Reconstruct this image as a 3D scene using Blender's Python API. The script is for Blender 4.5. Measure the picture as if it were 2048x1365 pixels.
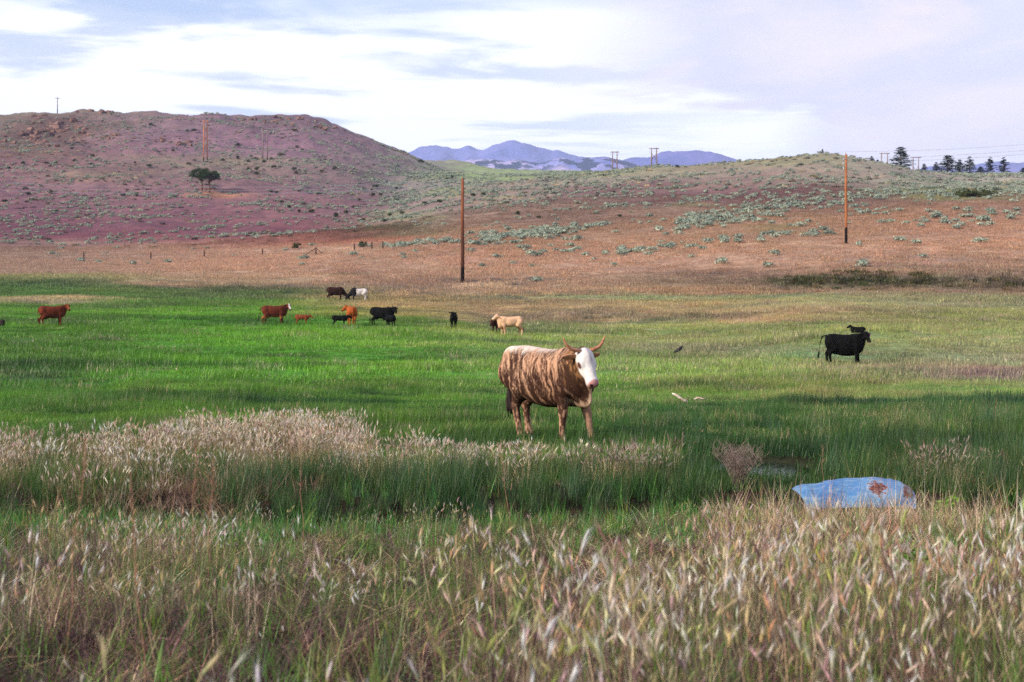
import bpy, math, random
import numpy as np
import openvdb

# ------------------------------------------------------------------ clear
for o in list(bpy.data.objects):
    bpy.data.objects.remove(o)
rng = np.random.default_rng(7)
random.seed(7)
SC = bpy.context.scene
COL = SC.collection
R = math.radians

# ------------------------------------------------------------------ camera
FPX, CX, HY, CAMZ = 2844.0, 1024.0, 620.0, 1.5      # 50 mm lens on a 2048 px wide frame; horizon row 620
cam_d = bpy.data.cameras.new('camera')
cam = bpy.data.objects.new('camera', cam_d)
COL.objects.link(cam)
cam.location = (0, 0, CAMZ)
cam.rotation_euler = (R(90), 0, 0)
cam_d.lens = 50.0
cam_d.sensor_width = 36.0
cam_d.shift_y = -(682.5 - HY) / 2048.0
cam_d.clip_start = 0.05
cam_d.clip_end = 40000
cam_d.dof.use_dof = True
cam_d.dof.focus_distance = 20.5
cam_d.dof.aperture_fstop = 3.8
SC.camera = cam

# ------------------------------------------------------------------ world / sky
SUN_AZ, SUN_EL = R(238), R(27)          # compass-style azimuth measured from +Y towards +X; low, behind the camera's left shoulder
w = bpy.data.worlds.new('World')
SC.world = w
w.use_nodes = True
nt = w.node_tree
nt.nodes.clear()


class NB:
    """tiny node builder"""
    def __init__(s, tree):
        s.t = tree

    def n(s, typ, ins=None, **kw):
        nd = s.t.nodes.new(typ)
        for k, v in kw.items():
            setattr(nd, k, v)
        for k, v in (ins or {}).items():
            sock = nd.inputs[k]
            if isinstance(v, bpy.types.NodeSocket):
                s.t.links.new(v, sock)
            else:
                sock.default_value = v
        return nd

    def m(s, op, a, b=None, c=None, clamp=False):
        ins = {0: a}
        if b is not None:
            ins[1] = b
        if c is not None:
            ins[2] = c
        nd = s.n('ShaderNodeMath', ins, operation=op)
        nd.use_clamp = clamp
        return nd.outputs[0]

    def ramp(s, f, lo, hi):
        nd = s.n('ShaderNodeMapRange', {0: f, 1: lo, 2: hi, 3: 0.0, 4: 1.0}, interpolation_type='SMOOTHSTEP')
        return nd.outputs[0]

    def mix(s, f, a, b):
        nd = s.t.nodes.new('ShaderNodeMix')
        nd.data_type = 'RGBA'
        for i, v in ((0, f), (6, a), (7, b)):
            if isinstance(v, bpy.types.NodeSocket):
                s.t.links.new(v, nd.inputs[i])
            else:
                if i and len(v) == 3:
                    v = (*v, 1)
                nd.inputs[i].default_value = v
        return nd.outputs[2]

    def mul(s, f, a, b):
        nd = s.t.nodes.new('ShaderNodeMix')
        nd.data_type = 'RGBA'
        nd.blend_type = 'MULTIPLY'
        for i, v in ((0, f), (6, a), (7, b)):
            if isinstance(v, bpy.types.NodeSocket):
                s.t.links.new(v, nd.inputs[i])
            else:
                if i and len(v) == 3:
                    v = (*v, 1)
                nd.inputs[i].default_value = v
        return nd.outputs[2]

    def noise(s, vec, scale, detail=4, rough=0.55, dist=0.0, out=0):
        return s.n('ShaderNodeTexNoise', {'Vector': vec, 'Scale': scale, 'Detail': detail, 'Roughness': rough, 'Distortion': dist}).outputs[out]


b = NB(nt)
sky = b.n('ShaderNodeTexSky', sky_type='NISHITA')
sky.sun_disc = False
sky.sun_elevation = SUN_EL
sky.sun_rotation = SUN_AZ
sky.air_density = 1.0
sky.dust_density = 1.5
tc = b.n('ShaderNodeTexCoord')
sep = b.n('ShaderNodeSeparateXYZ', {0: tc.outputs['Generated']})
dx, dy, dz = sep.outputs
az = b.m('ARCTAN2', dx, dy)                               # radians, 0 = view direction
el = b.m('ARCSINE', dz)
# streak space: clouds are layers seen nearly edge-on, so stretch hard along the horizon
elw = b.m('DIVIDE', el, b.m('ADD', b.m('ABSOLUTE', el), 0.16))
v1 = b.n('ShaderNodeCombineXYZ', {0: b.m('MULTIPLY', dx, 5.0), 1: b.m('MULTIPLY', dy, 5.0), 2: b.m('MULTIPLY', elw, 26.0)}).outputs[0]
v2 = b.n('ShaderNodeCombineXYZ', {0: b.m('MULTIPLY', dx, 3.0), 1: b.m('MULTIPLY', dy, 3.0), 2: b.m('MULTIPLY', elw, 7.0)}).outputs[0]
nz1 = b.noise(v1, 1.0, 6, 0.55, 0.3)
nz2 = b.noise(v2, 1.35, 5, 0.55, 0.4)
# the broad blue-grey bank: a layer whose lower edge runs down to the right
w1 = b.m('MULTIPLY', b.m('SUBTRACT', nz1, 0.5), 0.055)
w2 = b.m('MULTIPLY', b.m('SUBTRACT', nz2, 0.5), 0.10)
elv = b.m('ADD', b.m('ADD', el, w1), w2)
bank_lo = b.m('ADD', 0.190, b.m('MULTIPLY', az, 0.01))
bank = b.ramp(elv, bank_lo, b.m('ADD', bank_lo, 0.030))
bank_left = b.ramp(az, 0.12, -0.25)
bank = b.m('MULTIPLY', bank, b.m('ADD', 0.35, b.m('MULTIPLY', bank_left, 0.65)))
# lavender rain veil on the right, from a sloping base down to the horizon
veil_edge = b.m('ADD', az, b.m('MULTIPLY', w2, 1.5))
veil_base = b.m('SUBTRACT', 0.15, b.m('MULTIPLY', b.m('SUBTRACT', veil_edge, 0.08), 0.16))
veil = b.m('MULTIPLY', b.ramp(veil_edge, 0.0, 0.14), b.ramp(elv, b.m('SUBTRACT', veil_base, 0.006), b.m('ADD', veil_base, 0.010)))
veil_down = b.m('MULTIPLY', b.ramp(veil_edge, 0.165, 0.235), 0.85)
veil = b.m('MAXIMUM', veil, veil_down)
veil = b.m('MULTIPLY', veil, b.m('ADD', 0.55, b.m('MULTIPLY', nz2, 0.75)))
# thin streaks low in the sky
st = b.m('MULTIPLY', b.ramp(nz1, 0.49, 0.62), b.m('MULTIPLY', b.ramp(elv, 0.02, 0.05), b.ramp(az, 0.28, -0.05)))
# mottled brighter puffs
puff = b.ramp(b.noise(v2, 2.2, 6, 0.6, 0.6), 0.50, 0.68)

S = 10.0                                                    # background strength 0.1, so colours are given x10
white = (0.86 * S, 0.87 * S, 0.89 * S)
glow = (1.12 * S, 1.10 * S, 1.08 * S)
col = b.mix(b.ramp(el, 0.0, 0.12), glow, white)
col = b.mix(b.m('MULTIPLY', st, 0.74), col, (0.35 * S, 0.42 * S, 0.55 * S))
veil_c = b.mix(b.ramp(nz2, 0.42, 0.66), (0.50 * S, 0.50 * S, 0.61 * S), (0.68 * S, 0.62 * S, 0.64 * S))
col = b.mix(veil, col, veil_c)
col = b.mix(bank, col, (0.32 * S, 0.42 * S, 0.60 * S))
col = b.mix(b.m('MULTIPLY', b.m('MULTIPLY', puff, veil), 0.8), col, (0.72 * S, 0.62 * S, 0.63 * S))
# well above the frame the deck thins and some blue sky shows through
hi = b.m('MULTIPLY', b.ramp(el, 0.30, 0.75), b.ramp(nz2, 0.45, 0.65))
col = b.mix(b.m('ADD', 0.06, b.m('MULTIPLY', hi, 0.5)), col, sky.outputs[0])
bg = b.n('ShaderNodeBackground', {0: col, 1: 0.1})
out = b.n('ShaderNodeOutputWorld')
nt.links.new(bg.outputs[0], out.inputs[0])

# ------------------------------------------------------------------ sun (veiled)
sun_d = bpy.data.lights.new('sun', 'SUN')
sun_d.energy = 4.2
sun_d.angle = R(5)
sun_d.color = (1.0, 0.88, 0.72)
sun = bpy.data.objects.new('sun', sun_d)
COL.objects.link(sun)
sun.rotation_euler = (R(90) - SUN_EL, 0, R(180) - SUN_AZ)
sun.location = (-60, -40, 60)

# ------------------------------------------------------------------ exposure
SC.view_settings.view_transform = 'Standard'
SC.view_settings.look = 'None'
SC.view_settings.exposure = 0.72
SC.view_settings.gamma = 1.0
SC.view_settings.use_curve_mapping = False
SC.render.engine = 'CYCLES'
cy = SC.cycles
cy.use_denoising = False
cy.denoiser = 'OPENIMAGEDENOISE'
cy.max_bounces = 6
cy.diffuse_bounces = 3
cy.glossy_bounces = 2
cy.transmission_bounces = 3
cy.transparent_max_bounces = 6
cy.volume_bounces = 1
cy.use_adaptive_sampling = True
cy.adaptive_threshold = 0.008


# ================================================================== helpers
def lin(r, g, bb):
    a = np.array([r, g, bb], float) / 255.0
    return np.where(a <= 0.04045, a / 12.92, ((a + 0.055) / 1.055) ** 2.4)


def hash3(ix, iy, iz, seed=0):
    h = (ix.astype(np.int64) * 374761393 + iy.astype(np.int64) * 668265263 + iz.astype(np.int64) * 2147483647 + seed * 1274126177) & 0xFFFFFFFF
    h = ((h ^ (h >> 13)) * 1274126177) & 0xFFFFFFFF
    h = ((h ^ (h >> 16)) * 2246822519) & 0xFFFFFFFF
    return ((h ^ (h >> 15)) & 0xFFFFFF) / float(0xFFFFFF)


def vnoise(x, y, z=None, seed=0):
    x = np.asarray(x, float)
    y = np.asarray(y, float)
    z = np.zeros_like(x) if z is None else np.asarray(z, float)
    ix, iy, iz = np.floor(x), np.floor(y), np.floor(z)
    fx, fy, fz = x - ix, y - iy, z - iz
    fx, fy, fz = [f * f * f * (f * (f * 6 - 15) + 10) for f in (fx, fy, fz)]
    r = 0
    for a in (0, 1):
        for c in (0, 1):
            for e in (0, 1):
                wgt = (fx if a else 1 - fx) * (fy if c else 1 - fy) * (fz if e else 1 - fz)
                r = r + wgt * hash3(ix + a, iy + c, iz + e, seed)
    return r * 2 - 1


def fbm(x, y, z=None, octv=4, seed=0, gain=0.5):
    s, a, f = 0, 1.0, 1.0
    for i in range(octv):
        s = s + a * vnoise(x * f, y * f, None if z is None else z * f, seed + i * 17)
        a *= gain
        f *= 2.03
    return s


def pchip(xk, yk, x):
    xk, yk = np.asarray(xk, float), np.asarray(yk, float)
    h = np.diff(xk)
    dl = np.diff(yk) / h
    d = np.zeros_like(yk)
    for i in range(1, len(xk) - 1):
        if dl[i - 1] * dl[i] > 0:
            w1_, w2_ = 2 * h[i] + h[i - 1], h[i] + 2 * h[i - 1]
            d[i] = (w1_ + w2_) / (w1_ / dl[i - 1] + w2_ / dl[i])
    d[0], d[-1] = dl[0], dl[-1]
    x = np.clip(x, xk[0], xk[-1])
    i = np.clip(np.searchsorted(xk, x) - 1, 0, len(xk) - 2)
    t = (x - xk[i]) / h[i]
    return ((1 + 2 * t) * (1 - t) ** 2) * yk[i] + t * (1 - t) ** 2 * h[i] * d[i] + t * t * (3 - 2 * t) * yk[i + 1] + t * t * (t - 1) * h[i] * d[i + 1]


def smooth(a, lo, hi):
    t = np.clip((a - lo) / (hi - lo), 0, 1)
    return t * t * (3 - 2 * t)


def mesh_data(name, V, F, attrs=None, smooth_sh=True):
    me = bpy.data.meshes.new(name)
    V = np.asarray(V, dtype=np.float32)
    if isinstance(F, np.ndarray) and F.ndim == 2:
        n, k = F.shape
        me.vertices.add(len(V))
        me.vertices.foreach_set('co', V.ravel())
        me.loops.add(n * k)
        me.loops.foreach_set('vertex_index', F.astype(np.int32).ravel())
        me.polygons.add(n)
        me.polygons.foreach_set('loop_start', np.arange(0, n * k, k, dtype=np.int32))
        me.update(calc_edges=True)
    else:
        me.from_pydata(V.tolist(), [], [list(map(int, f)) for f in F])
        me.update()
    if smooth_sh and len(me.polygons):
        me.polygons.foreach_set('use_smooth', np.ones(len(me.polygons), dtype=bool))
    for k_, a in (attrs or {}).items():
        a = np.asarray(a, dtype=np.float32)
        if a.ndim == 1:
            me.attributes.new(k_, 'FLOAT', 'POINT').data.foreach_set('value', a)
        elif a.shape[1] == 3 and k_.startswith('v_'):
            me.attributes.new(k_, 'FLOAT_VECTOR', 'POINT').data.foreach_set('vector', a.ravel())
        else:
            if a.shape[1] == 3:
                a = np.concatenate([a, np.ones((len(a), 1), np.float32)], 1)
            me.attributes.new(k_, 'FLOAT_COLOR', 'POINT').data.foreach_set('color', np.ascontiguousarray(a).ravel())
    return me


def obj(name, me, mat=None, parent=None, loc=(0, 0, 0), rot=(0, 0, 0), scale=(1, 1, 1), label=None, cat=None, group=None, kind=None, link=True):
    o = bpy.data.objects.new(name, me)
    if link:
        COL.objects.link(o)
    if mat is not None and me is not None and not me.materials:
        me.materials.append(mat)
    o.location, o.rotation_euler, o.scale = loc, rot, scale
    o.parent = parent
    for k_, v in (('label', label), ('category', cat), ('group', group), ('kind', kind)):
        if v:
            o[k_] = v
    return o


class MB:
    """collects simple shapes into one mesh"""
    def __init__(s):
        s.V, s.F, s.n = [], [], 0

    def add(s, V, F):
        s.V.append(np.asarray(V, float))
        s.F += [[i + s.n for i in f] for f in F]
        s.n += len(V)

    def tube(s, pts, rad, sides=6, cap=True):
        pts = [np.asarray(p, float) for p in pts]
        V, F = [], []
        prev = None
        for i, p in enumerate(pts):
            t = pts[min(i + 1, len(pts) - 1)] - pts[max(i - 1, 0)]
            t /= np.linalg.norm(t) + 1e-9
            up = prev if prev is not None else (np.array([0, 0, 1.]) if abs(t[2]) < .9 else np.array([1., 0, 0]))
            u = up - t * np.dot(up, t)
            u /= np.linalg.norm(u) + 1e-9
            prev = u
            v = np.cross(t, u)
            r = rad[i] if hasattr(rad, '__len__') else rad
            for k in range(sides):
                a = 2 * math.pi * k / sides
                V.append(p + r * (math.cos(a) * u + math.sin(a) * v))
        for i in range(len(pts) - 1):
            for k in range(sides):
                a, c = i * sides + k, i * sides + (k + 1) % sides
                F.append([a, c, c + sides, a + sides])
        if cap:
            F.append(list(range(sides))[::-1])
            F.append([(len(pts) - 1) * sides + k for k in range(sides)])
        s.add(V, F)

    def box(s, c, h, rz=0):
        c, h = np.array(c, float), np.array(h, float)
        sg = np.array([[x, y, z] for x in (-1, 1) for y in (-1, 1) for z in (-1, 1)], float) * h
        ca, sa = math.cos(rz), math.sin(rz)
        V = sg.copy()
        V[:, 0], V[:, 1] = sg[:, 0] * ca - sg[:, 1] * sa, sg[:, 0] * sa + sg[:, 1] * ca
        s.add(V + c, [[0, 1, 3, 2], [4, 6, 7, 5], [0, 4, 5, 1], [2, 3, 7, 6], [0, 2, 6, 4], [1, 5, 7, 3]])

    def data(s, name, sm=True):
        return mesh_data(name, np.concatenate(s.V), s.F, None, sm)


def new_mat(name):
    m = bpy.data.materials.new(name)
    m.use_nodes = True
    m.node_tree.nodes.clear()
    return m, NB(m.node_tree)


def finish(m, bb, shader):
    o = bb.n('ShaderNodeOutputMaterial')
    bb.t.links.new(shader, o.inputs[0])
    return m


def principled(bb, col, rough=0.8, spec=0.2, normal=None, **kw):
    ins = {'Base Color': col if isinstance(col, bpy.types.NodeSocket) else (*col, 1), 'Roughness': rough, 'Specular IOR Level': spec}
    if normal is not None:
        ins['Normal'] = normal
    ins.update(kw)
    return bb.n('ShaderNodeBsdfPrincipled', ins).outputs[0]


def noise_mat(name, c1, c2, scale, rough=0.8, spec=0.2, bump=0.0, stretch=(1, 1, 1)):
    m, bb = new_mat(name)
    tcn = bb.n('ShaderNodeTexCoord')
    mp = bb.n('ShaderNodeMapping', {0: tcn.outputs['Object'], 3: stretch}).outputs[0]
    f = bb.noise(mp, scale, 6, 0.6)
    c = bb.mix(bb.ramp(f, 0.35, 0.65), tuple(c1), tuple(c2))
    nrm = None
    if bump:
        nrm = bb.n('ShaderNodeBump', {'Strength': bump, 'Distance': 0.05, 'Height': f}).outputs[0]
    return finish(m, bb, principled(bb, c, rough, spec, nrm))


# ================================================================== terrain
# control columns: at picture column px, ground at depth d (m) is seen at picture row py -> real heights
NEARZ = [(0.5, 0.02), (3, 0.0), (6, -0.08), (9, -0.22), (12, -0.38), (16, -0.42), (19, -0.41), (21, -0.42)]
MID = {30: 819, 45: 768}
COLS = {
    -700: {64: 715, 95: 655, 142: 596, 170: 556, 230: 530, 284: 512, 330: 495, 420: 430, 520: 375, 700: 300, 850: 245, 900: 235, 1100: 250, 1600: 330},
    0: {64: 718, 95: 655, 120: 620, 142: 592, 170: 556, 230: 533, 284: 515, 330: 493, 420: 432, 520: 378, 700: 300, 850: 246, 900: 236, 1100: 250, 1600: 330},
    120: {64: 718, 95: 655, 120: 620, 142: 592, 170: 556, 230: 533, 284: 515, 330: 493, 420: 432, 520: 378, 700: 298, 850: 241, 900: 232, 1100: 250, 1600: 330},
    250: {64: 719, 95: 655, 120: 622, 142: 595, 170: 558, 230: 531, 284: 513, 330: 492, 420: 432, 520: 378, 700: 296, 850: 237, 900: 228, 1100: 250, 1600: 330},
    420: {64: 720, 98: 653, 120: 625, 142: 600, 170: 562, 230: 526, 284: 507, 330: 488, 420: 432, 520: 380, 700: 300, 850: 243, 900: 236, 1100: 252, 1600: 335},
    600: {64: 722, 100: 650, 142: 602, 170: 565, 230: 520, 284: 496, 330: 478, 420: 432, 520: 382, 700: 305, 850: 246, 890: 237, 1100: 262, 1600: 340},
    700: {64: 724, 100: 652, 142: 602, 170: 560, 230: 512, 284: 486, 330: 468, 420: 430, 520: 390, 700: 322, 850: 276, 890: 268, 1100: 290, 1600: 340},
    800: {64: 726, 100: 655, 142: 604, 165: 570, 193: 540, 230: 505, 284: 476, 330: 456, 420: 424, 520: 395, 700: 345, 850: 311, 900: 303, 1100: 315, 1600: 345},
    900: {64: 727, 100: 658, 142: 605, 165: 568, 193: 535, 230: 498, 284: 463, 330: 437, 420: 402, 520: 378, 700: 352, 900: 345, 1200: 342, 1500: 324, 1700: 333, 2000: 350},
    1000: {64: 728, 97: 675, 142: 606, 165: 567, 193: 532, 230: 493, 284: 450, 330: 424, 420: 388, 520: 368, 700: 358, 1000: 351, 1200: 348, 1500: 339, 1700: 342, 2000: 355},
    1150: {64: 730, 97: 678, 142: 606, 165: 566, 193: 530, 230: 490, 284: 440, 330: 410, 420: 373, 520: 354, 600: 349, 800: 352, 1200: 350, 1500: 347, 2000: 360},
    1300: {64: 731, 97: 676, 142: 604, 165: 562, 193: 520, 230: 478, 284: 433, 330: 401, 420: 360, 480: 341, 520: 338, 700: 348, 1200: 360, 2000: 380},
    1450: {64: 731, 81: 695, 100: 664, 142: 602, 150: 590, 165: 555, 193: 505, 230: 466, 284: 423, 330: 391, 420: 350, 480: 334, 520: 331, 700: 345, 1200: 365, 2000: 380},
    1640: {64: 732, 81: 675, 100: 647, 135: 600, 145: 588, 155: 560, 165: 540, 193: 491, 230: 454, 284: 411, 350: 363, 420: 319, 450: 308, 500: 315, 700: 345, 1200: 370, 2000: 390},
    1760: {64: 732, 81: 672, 100: 645, 135: 600, 145: 588, 155: 558, 165: 536, 193: 486, 230: 450, 284: 410, 350: 371, 420: 335, 450: 327, 500: 331, 700: 352, 1200: 370, 2000: 390},
    1850: {64: 732, 81: 675, 100: 646, 135: 602, 145: 588, 155: 556, 165: 534, 193: 484, 230: 445, 284: 401, 350: 373, 420: 356, 480: 348, 520: 346, 700: 354, 1200: 370, 2000: 390},
    1950: {64: 732, 81: 678, 100: 648, 135: 604, 145: 590, 155: 556, 165: 534, 193: 482, 230: 440, 270: 404, 300: 392, 350: 378, 420: 365, 520: 355, 600: 352, 800: 358, 1200: 370, 2000: 390},
    2048: {64: 732, 81: 680, 100: 650, 135: 605, 145: 590, 155: 556, 165: 534, 193: 480, 230: 440, 270: 402, 300: 392, 350: 379, 420: 367, 520: 355, 600: 352, 800: 356, 1200: 370, 2000: 390},
    2700: {64: 735, 81: 690, 100: 655, 135: 608, 145: 592, 155: 556, 165: 534, 193: 480, 230: 440, 270: 402, 300: 392, 350: 379, 420: 367, 520: 355, 600: 352, 800: 356, 1200: 370, 2000: 390},
}
LD = np.linspace(math.log(0.5), math.log(14000), 900)
PXG = np.linspace(-700, 2700, 700)
_cz = []
for px_, tb in COLS.items():
    dd, zz = [d for d, _ in NEARZ], [z for _, z in NEARZ]
    allp = {**MID, **tb}
    for d in sorted(allp):
        dd.append(d)
        zz.append(CAMZ - (allp[d] - HY) * d / FPX)
    dd += [3200, 14000]
    zz += [30, 30]
    _cz.append(pchip(np.log(dd), zz, LD))
_cz = np.array(_cz)
_pk = list(COLS.keys())
ZT = np.array([pchip(_pk, _cz[:, j], PXG) for j in range(len(LD))])      # [logd, px]


def ditch_y(x):
    return 13.7 + 0.35 * np.sin(x * 0.9 + 0.4) + 0.02 * x


def to_dp(x, y):
    r = np.hypot(x, y)
    a = np.clip(np.arctan2(x, y), -0.54, 0.54)
    d = np.maximum(r * np.cos(a), 0.5)
    return d, CX + FPX * np.tan(a)


def zfun(x, y, detail=True):
    x, y = np.asarray(x, float), np.asarray(y, float)
    d, px = to_dp(x, y)
    u = (np.log(np.clip(d, 0.5, 13990)) - LD[0]) / (LD[1] - LD[0])
    v = (np.clip(px, PXG[0], PXG[-1] - 1e-3) - PXG[0]) / (PXG[1] - PXG[0])
    i, j = np.minimum(u.astype(int), len(LD) - 2), np.minimum(v.astype(int), len(PXG) - 2)
    fu, fv = u - i, v - j
    z = (ZT[i, j] * (1 - fu) + ZT[i + 1, j] * fu) * (1 - fv) + (ZT[i, j + 1] * (1 - fu) + ZT[i + 1, j + 1] * fu) * fv
    # irrigation ditch and a small wet pool beyond it
    near = (d < 40)
    dit = np.exp(-((y - ditch_y(x)) / 0.75) ** 2) * 0.42 * near
    pool = np.exp(-(((x - 2.95) / 0.85) ** 2 + ((y - 17.9) / 1.1) ** 2) ** 2) * 0.26 * near
    z = z - dit - pool
    if detail:
        z = z + fbm(x * 0.55, y * 0.55, octv=3, seed=3) * 0.035 * smooth(d, 1, 6) * (1 - smooth(d, 60, 120))
        z = z + fbm(x / 9, y / 9, octv=3, seed=9) * 0.12 * smooth(d, 22, 40) * (1 - smooth(d, 150, 260))
        z = z + fbm(x / 26, y / 26, octv=4, seed=5) * (0.9 * smooth(d, 150, 400)) * (1 + 1.1 * smooth(d, 450, 800))
        # left hill: gullies and a rough rocky crest
        lh = smooth(d, 360, 520) * (1 - smooth(px, 640, 900)) * (1 - smooth(d, 1100, 1400))
        z = z + lh * (fbm(x / 60, y / 60, octv=4, seed=21) * 2.0 + np.abs(fbm(x / 16, y / 16, octv=3, seed=31)) * 1.2)
    return z


def zf(x, y):
    return float(zfun(np.array([x]), np.array([y]))[0])


def at(px, d):
    return (px - CX) / FPX * d, d


def row(x, y, z):
    return HY - (z - CAMZ) * FPX / np.maximum(y, 0.1)


# ---- land cover (what grows where), written down as picture columns/rows and turned into a map of the ground
LCX = [0, 500, 800, 1000, 1500, 2048]
LC = [
    [(225, (140, 135, 112)), (300, (138, 106, 102)), (350, (142, 112, 114)), (420, (132, 96, 106)), (478, (124, 72, 86)), (492, (150, 105, 95)), (520, (172, 127, 107)), (545, (168, 128, 108)), (556, (150, 150, 70)), (566, (82, 130, 45)), (600, (85, 140, 50)), (660, (78, 128, 45)), (740, (66, 112, 48)), (800, (70, 128, 45)), (850, (78, 125, 48)), (1400, (75, 110, 50))],
    [(235, (140, 116, 125)), (300, (152, 120, 136)), (330, (142, 126, 118)), (400, (142, 106, 112)), (468, (130, 84, 94)), (484, (187, 130, 100)), (540, (190, 134, 102)), (565, (172, 137, 97)), (582, (95, 130, 55)), (640, (90, 152, 45)), (700, (84, 145, 45)), (800, (80, 132, 50)), (850, (80, 125, 48)), (1400, (75, 110, 50))],
    [(300, (142, 120, 126)), (350, (128, 116, 116)), (430, (136, 106, 110)), (463, (132, 112, 76)), (480, (182, 126, 94)), (560, (182, 131, 100)), (590, (178, 147, 106)), (625, (165, 150, 92)), (645, (104, 146, 60)), (700, (88, 148, 50)), (800, (82, 134, 50)), (850, (80, 125, 48)), (1400, (75, 110, 50))],
    [(345, (130, 155, 85)), (362, (142, 128, 112)), (400, (142, 106, 102)), (440, (142, 100, 86)), (460, (167, 116, 80)), (520, (192, 132, 95)), (565, (182, 132, 100)), (600, (177, 150, 106)), (640, (186, 152, 116)), (660, (122, 150, 80)), (700, (108, 152, 70)), (800, (72, 128, 50)), (850, (75, 120, 48)), (1400, (75, 110, 50))],
    [(320, (142, 132, 92)), (350, (142, 116, 106)), (380, (132, 86, 90)), (410, (136, 92, 82)), (440, (167, 116, 80)), (520, (187, 131, 95)), (550, (160, 110, 85)), (565, (120, 96, 68)), (588, (172, 131, 95)), (600, (152, 150, 100)), (638, (182, 148, 114)), (650, (132, 150, 86)), (700, (120, 140, 90)), (760, (108, 150, 70)), (815, (60, 105, 55)), (860, (56, 100, 48)), (1400, (70, 100, 48))],
    [(350, (152, 142, 132)), (378, (118, 142, 100)), (400, (152, 104, 82)), (440, (177, 117, 80)), (500, (192, 132, 95)), (540, (152, 112, 90)), (570, (88, 78, 56)), (588, (152, 122, 96)), (605, (140, 146, 105)), (640, (150, 150, 82)), (660, (130, 150, 92)), (750, (150, 126, 110)), (780, (108, 150, 85)), (830, (62, 112, 60)), (870, (70, 105, 52)), (1400, (70, 100, 48))],
]
BLOBS = [  # px, py, rx, ry, colour, strength : patches of particular plants / soil, and painted shade by the cow
    (110, 262, 110, 30, (96, 70, 66), .7), (60, 300, 110, 26, (112, 100, 74), .6), (560, 243, 80, 12, (110, 92, 92), .5),
    (430, 398, 60, 7, (205, 150, 95), .9), (430, 320, 160, 10, (150, 150, 112), .6), (250, 350, 170, 12, (140, 132, 100), .5),
    (200, 480, 330, 12, (122, 70, 84), .7), (600, 455, 140, 14, (128, 78, 88), .6), (930, 352, 190, 6, (124, 156, 78), .9), (900, 385, 40, 12, (142, 152, 66), .8),
    (820, 430, 60, 10, (140, 140, 72), .7), (740, 452, 60, 6, (96, 104, 60), .7), (1480, 393, 270, 15, (122, 66, 84), .9), (1240, 385, 190, 14, (124, 70, 84), .85),
    (1400, 410, 60, 6, (132, 130, 66), .7), (1560, 460, 60, 5, (140, 132, 66), .6), (1430, 470, 60, 5, (140, 124, 62), .6),
    (1560, 322, 110, 8, (140, 136, 84), .8), (1850, 388, 130, 7, (132, 146, 72), .8),
    (1500, 560, 90, 16, (140, 96, 78), .5), (1590, 566, 55, 10, (82, 78, 36), .9), (1740, 562, 200, 16, (66, 70, 34), .92), (2010, 566, 80, 18, (92, 70, 60), .8), (1960, 570, 40, 5, (150, 130, 60), .7),
    (1390, 633, 90, 5, (74, 80, 44), .85), (1180, 636, 80, 4, (110, 104, 60), .7), (1300, 598, 330, 5, (140, 168, 118), .7),
    (1700, 632, 170, 5, (150, 158, 70), .7), (1900, 632, 80, 6, (156, 166, 70), .8), (1950, 612, 140, 6, (150, 130, 105), .5),
    (925, 570, 45, 4.5, (214, 180, 140), .95), (700, 502, 60, 4, (206, 160, 132), .9), (650, 512, 50, 4, (200, 150, 120), .8), (820, 562, 110, 7, (150, 106, 84), .5), (690, 540, 50, 4, (150, 96, 90), .7), (700, 548, 60, 3, (118, 122, 74), .7),
    (120, 598, 170, 4, (190, 165, 130), .9), (310, 566, 90, 5, (182, 138, 104), .85), (450, 575, 110, 5, (76, 96, 48), .75), (600, 590, 90, 5, (110, 112, 72), .6),
    (90, 568, 90, 4, (72, 96, 44), .6), (300, 612, 130, 6, (70, 106, 62), .6), (60, 610, 60, 4, (66, 100, 50), .6), (200, 680, 200, 7, (58, 86, 52), .8), (60, 748, 130, 8, (58, 82, 56), .85), (140, 660, 160, 5, (104, 160, 44), .7),
    (620, 662, 170, 6, (108, 172, 44), .7), (420, 720, 260, 10, (96, 158, 42), .6), (760, 790, 120, 9, (66, 112, 44), .6), (780, 730, 150, 8, (112, 160, 52), .6), (90, 790, 120, 8, (66, 118, 52), .5),
    (900, 690, 120, 9, (110, 150, 76), .5), (1260, 690, 180, 14, (140, 142, 100), .55), (1430, 700, 200, 10, (146, 140, 112), .5), (1300, 735, 160, 9, (116, 156, 86), .5), (1600, 718, 120, 6, (112, 158, 120), .75), (1850, 712, 200, 6, (116, 160, 124), .75), (1760, 735, 180, 5, (142, 112, 108), .6), (1950, 752, 160, 10, (150, 116, 116), .65), (1990, 728, 120, 5, (124, 150, 110), .6),
    (1500, 770, 200, 8, (136, 160, 84), .6), (1700, 790, 200, 8, (148, 152, 104), .45), (1900, 785, 130, 6, (108, 166, 92), .6), (1260, 800, 140, 10, (86, 150, 48), .7), (1420, 792, 90, 7, (90, 156, 50), .7), (1300, 850, 190, 22, (56, 104, 50), .7), (1650, 850, 320, 24, (66, 112, 50), .6), (1950, 850, 130, 20, (70, 112, 52), .6), (1130, 868, 80, 16, (54, 104, 40), .6),  # dark greens beside the cow: sedge, with her ground shadow painted in
]


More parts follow.
